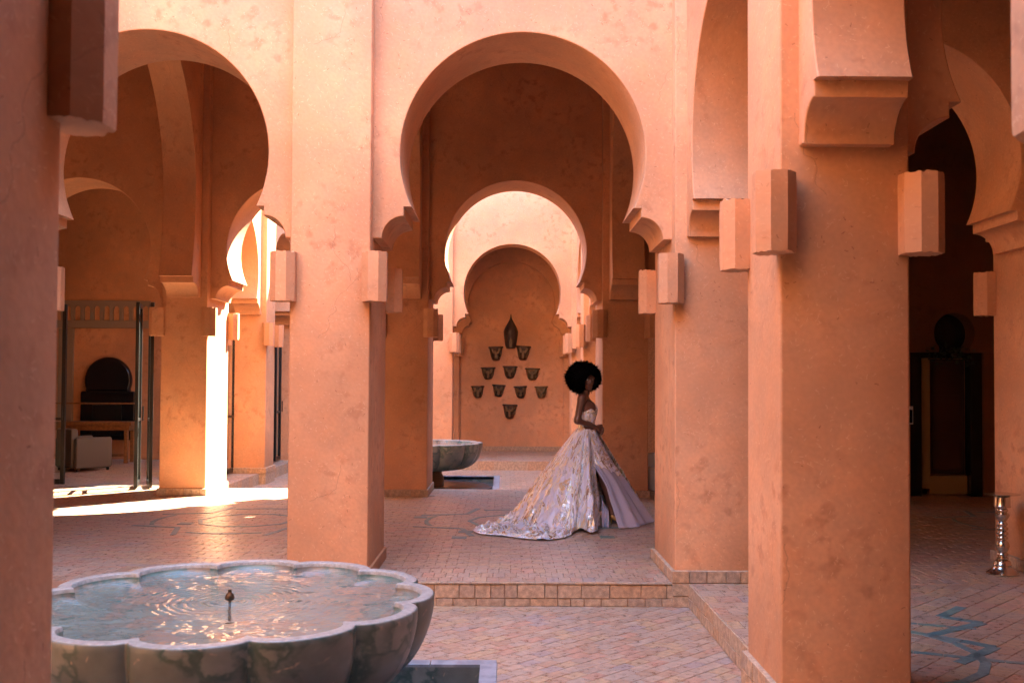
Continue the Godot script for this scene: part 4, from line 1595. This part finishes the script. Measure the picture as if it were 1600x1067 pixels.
func catmull(p: Array, closed: bool, per: int) -> Array:
	var o := []
	var n := p.size()
	var segs := n if closed else n - 1
	for i in segs:
		var a: Vector2 = p[posmod(i - 1, n)] if closed else p[maxi(i - 1, 0)]
		var b: Vector2 = p[i]
		var c: Vector2 = p[(i + 1) % n]
		var d: Vector2 = p[(i + 2) % n] if closed else p[mini(i + 2, n - 1)]
		for k in per:
			o.append(b.cubic_interpolate(c, a, d, k / float(per)))
	if not closed:
		o.append(p[n - 1])
	return o

func build_woman() -> void:
	var w := thing("person", "woman with a round black afro in a strapless gold and silver ball gown", "person", V(0.953, 0.004, 11.5))
	# ---- body (local x towards her front, z towards the viewer)
	var mb := MB.new()
	var F := Field.new(Vector3(-0.26, 0.0, -0.30), Vector3(0.46, 1.60, 0.34), 0.013, 0.012)
	var pel := Vector3(-0.02, 0.98, 0.0)
	F.bone(pel, Vector3(-0.01, 1.10, 0), 0.125, 0.098, Vector3(0.85, 1, 1.12))
	F.bone(Vector3(-0.01, 1.10, 0), Vector3(-0.03, 1.32, 0), 0.092, 0.112, Vector3(0.85, 1, 1.15))
	F.bone(Vector3(-0.03, 1.32, 0), Vector3(-0.055, 1.42, 0), 0.112, 0.06, Vector3(0.8, 1, 1.3))
	F.bone(Vector3(-0.055, 1.425, -0.155), Vector3(-0.07, 1.435, 0.15), 0.045, 0.046)
	F.bone(Vector3(0.035, 1.30, 0.07), Vector3(0.03, 1.33, 0.06), 0.058, 0.055)
	F.bone(Vector3(0.035, 1.30, -0.07), Vector3(0.03, 1.33, -0.06), 0.058, 0.055)
	F.bone(Vector3(-0.05, 1.43, 0), Vector3(-0.015, 1.545, 0.01), 0.052, 0.046)
	# near arm and far arm
	F.bone(Vector3(-0.085, 1.42, 0.165), Vector3(-0.135, 1.175, 0.20), 0.047, 0.036)
	F.bone(Vector3(-0.135, 1.175, 0.20), Vector3(0.085, 1.10, 0.10), 0.036, 0.023)
	F.bone(Vector3(-0.06, 1.42, -0.165), Vector3(-0.06, 1.17, -0.20), 0.046, 0.036)
	F.bone(Vector3(-0.06, 1.17, -0.20), Vector3(0.10, 1.085, -0.03), 0.036, 0.023)
	# legs: the far one straight, the near one striding through the slit
	F.bone(Vector3(-0.02, 0.95, -0.09), Vector3(-0.03, 0.50, -0.10), 0.095, 0.056)
	F.bone(Vector3(-0.03, 0.50, -0.10), Vector3(-0.08, 0.10, -0.10), 0.056, 0.032)
	F.bone(Vector3(-0.01, 0.95, 0.05), Vector3(0.165, 0.52, 0.03), 0.078, 0.050)
	F.bone(Vector3(0.165, 0.52, 0.03), Vector3(0.275, 0.115, 0.10), 0.050, 0.030)
	F.bone(Vector3(0.185, 0.50, 0.035), Vector3(0.22, 0.34, 0.06), 0.044, 0.04)
	F.bone(Vector3(0.275, 0.105, 0.105), Vector3(0.37, 0.045, 0.13), 0.030, 0.024)
	F.bone(Vector3(-0.08, 0.10, -0.10), Vector3(0.03, 0.045, -0.10), 0.030, 0.024)
	F.net(mb)
	# ---- hands: five fingers each, folded over one another at the waist
	var hb := Field.new(Vector3(0.04, 0.98, -0.08), Vector3(0.22, 1.16, 0.16), 0.0042, 0.003)
	for hand in 2:
		var wr := Vector3(0.085, 1.10, 0.10) if hand == 0 else Vector3(0.10, 1.085, -0.03)
		var fw := Vector3(0.75, -0.35, -0.52).normalized() if hand == 0 else Vector3(0.62, -0.42, 0.66).normalized()
		var up := (Vector3.UP - fw * fw.dot(Vector3.UP)).normalized()
		var palm := wr + fw * 0.075
		hb.bone(wr - fw * 0.02, wr + fw * 0.03, 0.022, 0.024)
		for q in 4:
			var s := (q - 1.5) * 0.018
			hb.bone(wr + fw * 0.02 + up * s * 0.6, palm + up * s, 0.015, 0.0115)
			var ln: float = [0.066, 0.074, 0.070, 0.055][3 - q]
			var curl := fw.rotated(up, (0.75 if hand == 0 else -0.75))
			var k1 := palm + up * s + fw * ln * 0.4
			var k2 := k1 + (fw * 0.35 + curl).normalized() * ln * 0.35
			var k3 := k2 + (curl * 1.3 - fw * 0.5).normalized() * ln * 0.3
			hb.bone(palm + up * s, k1, 0.0105, 0.0095)
			hb.bone(k1, k2, 0.0095, 0.0085)
			hb.bone(k2, k3, 0.0085, 0.0075)
		var side := fw.cross(up) * (1.0 if hand == 0 else -1.0)
		var t1 := wr + fw * 0.03 + up * 0.03
		hb.bone(wr + fw * 0.012 + up * 0.012, t1, 0.014, 0.0115)
		hb.bone(t1, t1 + (fw * 0.8 + up * 0.5 + side * 0.3).normalized() * 0.035, 0.0112, 0.0095)
		hb.bone(t1 + (fw * 0.8 + up * 0.5 + side * 0.3).normalized() * 0.035, t1 + fw * 0.055 + up * 0.018, 0.0092, 0.008)
	hb.net(mb)
	# ---- head, built facing +z then turned towards the viewer
	var H := Field.new(Vector3(-0.10, -0.14, -0.12), Vector3(0.10, 0.14, 0.13), 0.0055, 0.006)
	H.bone(Vector3(0, 0.035, -0.01), Vector3(0, 0.035, -0.012), 0.094, 0.094, Vector3(0.80, 1.0, 1.0))
	H.bone(Vector3(0, -0.01, 0.03), Vector3(0, -0.075, 0.052), 0.058, 0.028, Vector3(1.0, 1, 0.9))
	H.bone(Vector3(-0.036, -0.025, 0.052), Vector3(-0.03, -0.03, 0.055), 0.024, 0.022)
	H.bone(Vector3(0.036, -0.025, 0.052), Vector3(0.03, -0.03, 0.055), 0.024, 0.022)
	H.bone(Vector3(-0.05, -0.06, 0.0), Vector3(-0.012, -0.095, 0.06), 0.018, 0.016)
	H.bone(Vector3(0.05, -0.06, 0.0), Vector3(0.012, -0.095, 0.06), 0.018, 0.016)
	H.bone(Vector3(0, 0.012, 0.076), Vector3(0, -0.028, 0.092), 0.008, 0.0125)
	H.bone(Vector3(-0.013, -0.032, 0.082), Vector3(0.013, -0.032, 0.082), 0.009, 0.009)
	H.bone(Vector3(-0.045, 0.028, 0.06), Vector3(0.045, 0.028, 0.06), 0.016, 0.016)
	H.bone(Vector3(0, -0.06, 0.0), Vector3(0, -0.12, -0.02), 0.047, 0.046)
	H.bone(Vector3(-0.078, 0.0, -0.005), Vector3(-0.08, 0.03, -0.01), 0.010, 0.014)
	H.bone(Vector3(0.078, 0.0, -0.005), Vector3(0.08, 0.03, -0.01), 0.010, 0.014)
	H.bone(Vector3(-0.016, -0.057, 0.078), Vector3(0.016, -0.057, 0.078), 0.007, 0.007)
	H.bone(Vector3(-0.013, -0.067, 0.077), Vector3(0.013, -0.067, 0.077), 0.008, 0.008)
	var HT := Transform3D(Basis(Vector3.UP, deg_to_rad(22.0)) * Basis(Vector3(1, 0, 0), 0.03), Vector3(-0.010, 1.635, 0.03))
	H.net(mb, HT)
	part("body", mb.mesh(), M.skin, w)
	for sx in [-1, 1]:
		var eb := MB.new()
		eb.lathe(PackedVector2Array([Vector2(0, -0.011), Vector2(0.008, -0.0075), Vector2(0.011, 0), Vector2(0.008, 0.0075), Vector2(0, 0.011)]), 12)
		var e := part("eye", eb.mesh(), M.eye, w)
		e.transform = HT * Transform3D(Basis().scaled(Vector3(1.3, 0.62, 0.8)), Vector3(sx * 0.031, 0.008, 0.0775))
		var ib := MB.new()
		ib.lathe(PackedVector2Array([Vector2(0, -0.006), Vector2(0.005, -0.004), Vector2(0.0065, 0), Vector2(0.005, 0.004), Vector2(0, 0.006)]), 10)
		part("iris", ib.mesh(), M.iris, e, Vector3(0.001, 0, 0.0085))
	var lb := MB.new()
	lb.lathe(PackedVector2Array([Vector2(0, -0.007), Vector2(0.016, -0.004), Vector2(0.021, 0.0), Vector2(0.014, 0.006), Vector2(0, 0.0065)]), 14)
	var lip := part("lips", lb.mesh(), M.lips, w)
	lip.transform = HT * Transform3D(Basis().scaled(Vector3(1.0, 1.35, 0.42)), Vector3(0, -0.062, 0.0805))
	# ---- afro: a rounded mass broken up by thousands of small curls
	var ab := MB.new()
	rng.seed = 8
	var fn := FastNoiseLite.new()
	fn.frequency = 7.0
	fn.seed = 3
	var hc := Vector3(-0.050, 1.668, -0.015)
	var face := HT * Vector3(0, -0.028, 0.115)
	var gp := PackedVector3Array()
	var gn := 56
	var gm := 36
	var hair_r := func(d: Vector3) -> float:
		var r := 1.0 / Vector3(d.x / 0.197, d.y / 0.170, d.z / 0.19).length()
		r *= 1.0 + 0.09 * fn.get_noise_3dv(d * 0.25) + 0.07 * fn.get_noise_3dv(d * 1.3) + 0.035 * fn.get_noise_3dv(d * 3.2) - 0.05 * maxf(0.0, d.y * d.x)
		if d.y < -0.3 and d.x < -0.1:
			r *= 1.0 + 0.10 * minf(1.0, (-d.y - 0.3) * 1.6)
		return r
	var clear_face := func(p: Vector3) -> Vector3:
		# keep the hair out of the face oval
		var l: Vector3 = HT.affine_inverse() * p
		if l.z > 0.0 and l.y < 0.062:
			var e := Vector2(l.x / 0.078, (l.y + 0.035) / 0.100)
			if e.length() < 1.0:
				l.z = minf(l.z, 0.035)
		return HT * l
	for j in gm:
		for i in gn:
			var th := PI * j / (gm - 1)
			var ph := TAU * i / gn
			var d := Vector3(sin(th) * cos(ph), cos(th), sin(th) * sin(ph))
			gp.append(clear_face.call(hc + d * float(hair_r.call(d)) * 0.965))
	ab.grid(gp, gn, gm, true, false)
	if ab.n[3000].dot(ab.v[3000] - hc) < 0:
		ab = MB.new()
		ab.grid(gp, gn, gm, true, true)
	for q in 13000:
		var d := Vector3(rng.randfn(), rng.randfn(), rng.randfn()).normalized()
		var r: float = hair_r.call(d)
		var p := hc + d * r * rng.randf_range(0.93, 1.0)
		var l: Vector3 = HT.affine_inverse() * p
		if l.z > 0.0 and l.y < 0.066 and Vector2(l.x / 0.082, (l.y + 0.035) / 0.104).length() < 1.0:
			continue
		var t := d.cross(Vector3(rng.randfn(), rng.randfn(), rng.randfn())).normalized()
		var sz := rng.randf_range(0.006, 0.014)
		var tip := p + d * (rng.randf_range(0.004, 0.022) + (0.026 if rng.randf() < 0.12 else 0.0)) + t * rng.randf_range(-0.010, 0.010)
		var b := d.cross(t)
		ab.tri(p - t * sz * 0.5, p + t * sz * 0.5, tip, (d - t * 0.4).normalized(), (d + t * 0.4).normalized(), d)
		ab.tri(p - b * sz * 0.5, p + b * sz * 0.5, tip, (d - b * 0.4).normalized(), (d + b * 0.4).normalized(), d)
	part("hair", ab.mesh(), M.hair, w)
	# ---- bodice
	var bp := PackedVector3Array()
	var bu := PackedVector2Array()
	var nb := 64
	var rows := [[1.045, -0.015, 0.108, 0.128], [1.10, -0.012, 0.100, 0.116], [1.16, -0.014, 0.102, 0.122], [1.22, -0.016, 0.112, 0.134], [1.27, -0.014, 0.122, 0.143], [1.31, -0.014, 0.126, 0.146], [1.345, -0.018, 0.120, 0.142], [1.352, -0.018, 0.112, 0.134]]
	for r in rows.size():
		for i in nb:
			var a := TAU * i / nb
			var q: Array = rows[r]
			var top: float = 0.0 if r < 4 else (r - 3) / 4.0
			var front := maxf(0.0, cos(a))
			var bust: float = (0.012 if r in [3, 4, 5] else 0.0) * maxf(0.0, cos(a)) * absf(sin(a)) * 2.0
			bp.append(Vector3(q[1] + (q[2] + bust) * cos(a), q[0] - top * 0.05 * (1.0 - front), (q[3]) * sin(a)))
			bu.append(Vector2(i / float(nb) * 0.8, q[0]))
	var bb := MB.new()
	bb.grid(bp, nb, rows.size(), true, false, bu)
	if bb.n[900].dot(Vector3(bb.v[900].x, 0, bb.v[900].z)) < 0:
		bb = MB.new()
		bb.grid(bp, nb, rows.size(), true, true, bu)
	part("bodice", bb.mesh(), M.brocade, w)
	# ---- skirt with a train spread on the floor
	var hem := catmull([Vector2(0.13, 0.42), Vector2(0.075, 0.56), Vector2(0.02, 0.86), Vector2(-0.06, 0.90), Vector2(-0.165, 0.72), Vector2(-0.26, 1.02), Vector2(-0.46, 1.30), Vector2(-0.70, 1.31), Vector2(-0.95, 1.10), Vector2(-1.20, 0.97), Vector2(-1.30, 0.62), Vector2(-1.16, 0.22), Vector2(-0.9, -0.25), Vector2(-0.6, -0.62), Vector2(-0.15, -0.72), Vector2(0.3, -0.62), Vector2(0.60, -0.38), Vector2(0.74, -0.15)], false, 14)
	var nu := hem.size()
	var nv := 60
	var sp := PackedVector3Array()
	var su := PackedVector2Array()
	var arc := PackedFloat32Array([0.0])
	for i in range(1, nu):
		arc.append(arc[i - 1] + (hem[i] as Vector2).distance_to(hem[i - 1]))
	var fnz := FastNoiseLite.new()
	fnz.seed = 21
	fnz.frequency = 1.0
	fnz.fractal_octaves = 3
	for j in nv:
		var t := j / float(nv - 1)
		for i in nu:
			var q: Vector2 = hem[i]
			var dist := q.length()
			var ang := atan2(q.y, q.x)
			var wst := Vector2(0.114 * cos(ang) - 0.015, 0.134 * sin(ang))
			var dir := (q - wst).normalized()
			var L := q.distance_to(wst)
			var s := L * pow(t, 0.92)
			var floor_r := minf(L, 0.76)
			var cone := 1.075 * (1.0 - s / floor_r) + 0.05 * sin(PI * minf(1.0, s / floor_r))
			var lie := 0.014
			var y := lie + 0.5 * ((cone - lie) + sqrt((cone - lie) * (cone - lie) + 0.006)) - 0.02 * t
			var pos := wst + dir * s
			# long folds that deepen towards the floor, and crumples where the cloth lies
			var u: float = arc[i]
			var down := smoothstep(0.05, 0.9, t)
			var fold := sin(u * 13.0 + 1.5 * fnz.get_noise_1d(u * 1.7)) * 0.5 + 0.5 * sin(u * 23.0 + 4.0 * t)
			var amp := 0.050 * down * (1.0 - 0.5 * smoothstep(0.8, 1.0, t))
			pos += dir * fold * amp * 0.6
			var side := Vector2(-dir.y, dir.x)
			pos += side * fnz.get_noise_2d(u * 2.4, t * 2.6 + 9.0) * 0.035 * down
			var cr := fnz.get_noise_2d(u * 3.6, s * 4.6)
			var cr2 := absf(fnz.get_noise_2d(u * 11.0 + 40.0, s * 9.0))
			var lying := smoothstep(0.30, 0.02, cone)
			y += lying * (0.075 * maxf(0.0, cr + 0.15) + 0.034 * cr2) * (1.0 - 0.75 * smoothstep(0.93, 1.0, t)) + fold * 0.014 * lying
			y += (1.0 - lying) * down * cr * 0.02
			pos += dir * (1.0 - lying) * (cr2 - 0.2) * 0.05 * down
			y = maxf(y, 0.008)
			sp.append(Vector3(pos.x, y, pos.y))
			su.append(Vector2((u * 0.62 - 1.0) * lerpf(0.42, 1.0, t), -s * 0.80))
	var sb := MB.new()
	sb.grid(sp, nu, nv, false, false, su)
	if sb.n[6 * (nu * 20)].y < 0:
		sb = MB.new()
		sb.grid(sp, nu, nv, false, true, su)
	part("skirt", sb.mesh(), M.brocade, w)
	# ---- front of the skirt beside the slit: brocade above, sheer below
	var hem2 := catmull([Vector2(0.285, 0.53), Vector2(0.36, 0.52), Vector2(0.52, 0.40), Vector2(0.68, 0.18), Vector2(0.77, -0.12), Vector2(0.74, -0.22)], false, 12)
	var nh := hem2.size()
	var nr := 60
	var cutr := 26
	var pp := PackedVector3Array()
	var pu := PackedVector2Array()
	var q0: Vector2 = hem[0]
	for j in nr:
		for i in nh:
			var f := i / float(nh - 1)
			var tc := 0.36 + 0.26 * f + 0.015 * sin(f * 31.0)
			var t := tc * j / cutr if j <= cutr else tc + (1.0 - tc) * (j - cutr) / float(nr - 1 - cutr)
			var ang := deg_to_rad(lerpf(92.0, -14.0, f))
			var wst := Vector2(0.114 * cos(ang) - 0.015, 0.132 * sin(ang))
			var q: Vector2 = hem2[i]
			var pos := wst.lerp(q, pow(t, 1.0 + 0.34 * smoothstep(0.1, 0.6, f)))
			var w0 := Vector2(0.114 * cos(deg_to_rad(73.0)) - 0.015, 0.132 * sin(deg_to_rad(73.0)))
			var tuck := (1.0 - f) * (1.0 - f) * (1.0 - smoothstep(0.30, 0.62, t))
			pos = pos.lerp(w0.lerp(q0, t) + Vector2(-0.035, -0.03), tuck)
			var fo := (sin(f * 17.0 + 1.4 * t) + 0.6 * sin(f * 37.0)) * 0.024 * smoothstep(0.1, 1.0, t) + 0.008 * fnz.get_noise_2d(f * 6.0, t * 5.0)
			var dir := (q - wst).normalized()
			var y := 1.078 * (1.0 - t) + 0.05 * sin(PI * t) * (0.4 + 0.6 * f) + 0.012
			pp.append(Vector3(pos.x + dir.x * fo, maxf(0.008, y + 0.01 * fnz.get_noise_2d(f * 9.0, t * 3.0 + 5.0) * t), pos.y + dir.y * fo))
			pu.append(Vector2(0.2 + f * 0.7 * lerpf(0.4, 1.0, t), -t * 0.9))
	var pb := MB.new()
	pb.grid(pp.slice(0, (cutr + 1) * nh), nh, cutr + 1, false, false, pu.slice(0, (cutr + 1) * nh))
	if pb.n[6 * nh * 4].x < 0:
		pb = MB.new()
		pb.grid(pp.slice(0, (cutr + 1) * nh), nh, cutr + 1, false, true, pu.slice(0, (cutr + 1) * nh))
	part("skirt_front", pb.mesh(), M.brocade, w)
	pb = MB.new()
	pb.grid(pp.slice(cutr * nh), nh, nr - cutr, false)
	part("sheer_panel", pb.mesh(), M.organza, w)
	pp = PackedVector3Array()
	for j in 16:
		var t := j / 15.0
		for i in 9:
			var f := i / 8.0
			var p := Vector3(0.125 + 0.075 * f * smoothstep(0.0, 0.45, t), 0.40 - 0.39 * t - 0.09 * f * (1.0 - t), 0.37 + 0.06 * t + 0.03 * f + 0.012 * sin(f * 9.0))
			pp.append(p)
	pb = MB.new()
	pb.grid(pp, 9, 16, false)
	part("lining", pb.mesh(), M.organza, w)
	# ---- shoe
	var hs := MB.new()
	var SF := Field.new(Vector3(0.20, -0.005, 0.05), Vector3(0.46, 0.12, 0.20), 0.006, 0.005)
	SF.bone(Vector3(0.275, 0.085, 0.12), Vector3(0.37, 0.025, 0.13), 0.026, 0.024)
	SF.bone(Vector3(0.37, 0.022, 0.13), Vector3(0.42, 0.016, 0.132), 0.026, 0.014)
	SF.bone(Vector3(0.262, 0.08, 0.12), Vector3(0.262, 0.008, 0.12), 0.014, 0.007)
	SF.net(hs)
	part("shoe", hs.mesh(), M.gold, w)

# ----------------------------------------------------------------
func _ready() -> void:
	# camera
	var cam := Camera3D.new()
	cam.name = "camera"
	add_child(cam)
	cam.projection = Camera3D.PROJECTION_FRUSTUM
	cam.keep_aspect = Camera3D.KEEP_HEIGHT
	cam.near = 0.05
	cam.far = 900.0
	cam.size = 2.0 * 0.05 * 533.5 / 1556.0
	cam.frustum_offset = Vector2(0, 0.05 * 25.8 / 1556.0)
	cam.position = cam_pos
	cam.rotation = Vector3(deg_to_rad(1.5), deg_to_rad(-0.37), deg_to_rad(0.3))
	var lens := CameraAttributesPhysical.new()
	lens.frustum_focal_length = 35.0
	lens.frustum_focus_distance = 11.0
	lens.frustum_near = 0.05
	lens.frustum_far = 900.0
	lens.exposure_aperture = 4.0
	cam.attributes = lens
	cam.current = true
	# sky, sun, exposure
	var e := Environment.new()
	e.background_mode = Environment.BG_SKY
	var sky := Sky.new()
	var sm := ProceduralSkyMaterial.new()
	sm.sky_top_color = Color(0.55, 0.755, 1.0)
	sm.sky_horizon_color = Color(0.82, 0.92, 1.0)
	sm.sky_curve = 0.16
	sm.ground_bottom_color = Color(0.42, 0.34, 0.28)
	sm.ground_horizon_color = Color(0.72, 0.72, 0.74)
	sm.sun_angle_max = 20.0
	sm.sky_energy_multiplier = 1.0
	sky.sky_material = sm
	e.sky = sky
	e.background_energy_multiplier = 0.7
	e.tonemap_mode = Environment.TONE_MAPPER_LINEAR
	e.tonemap_exposure = 15.3
	e.sdfgi_enabled = true
	e.ssao_enabled = true
	e.ssil_enabled = true
	var we := WorldEnvironment.new()
	we.name = "world_environment"
	we.environment = e
	add_child(we)
	var sun := DirectionalLight3D.new()
	sun.name = "sun"
	add_child(sun)
	var el := deg_to_rad(46.0)
	var towards := Vector3(-0.68 * cos(el), -sin(el), 0.733 * cos(el))
	sun.look_at_from_position(Vector3(0, 30, 0), Vector3(0, 30, 0) + towards)
	sun.light_color = Color(1.0, 0.95, 0.86)
	sun.light_energy = 1.6
	sun.light_angular_distance = 0.5
	sun.shadow_enabled = true

	make_materials()
	build_structure()
	build_tiles()
	fountain(V(-1.397, COURT, 5.10), "large scalloped green-grey marble fountain brimming with water in the left foreground", 0.70, true)
	pool(-1.397, 5.10, 1.353, COURT, "square stone basin sunk under the near fountain")
	fountain(V(-1.44, COURT, 18.0), "far marble fountain half hidden behind the brown back pillar", 0.72, false)
	pool(-1.44, 18.0, 1.34, COURT, "square stone basin under the far fountain")
	build_woman()
	build_masks()
	build_parlour()
	build_right_doors()
	build_candle_stand()
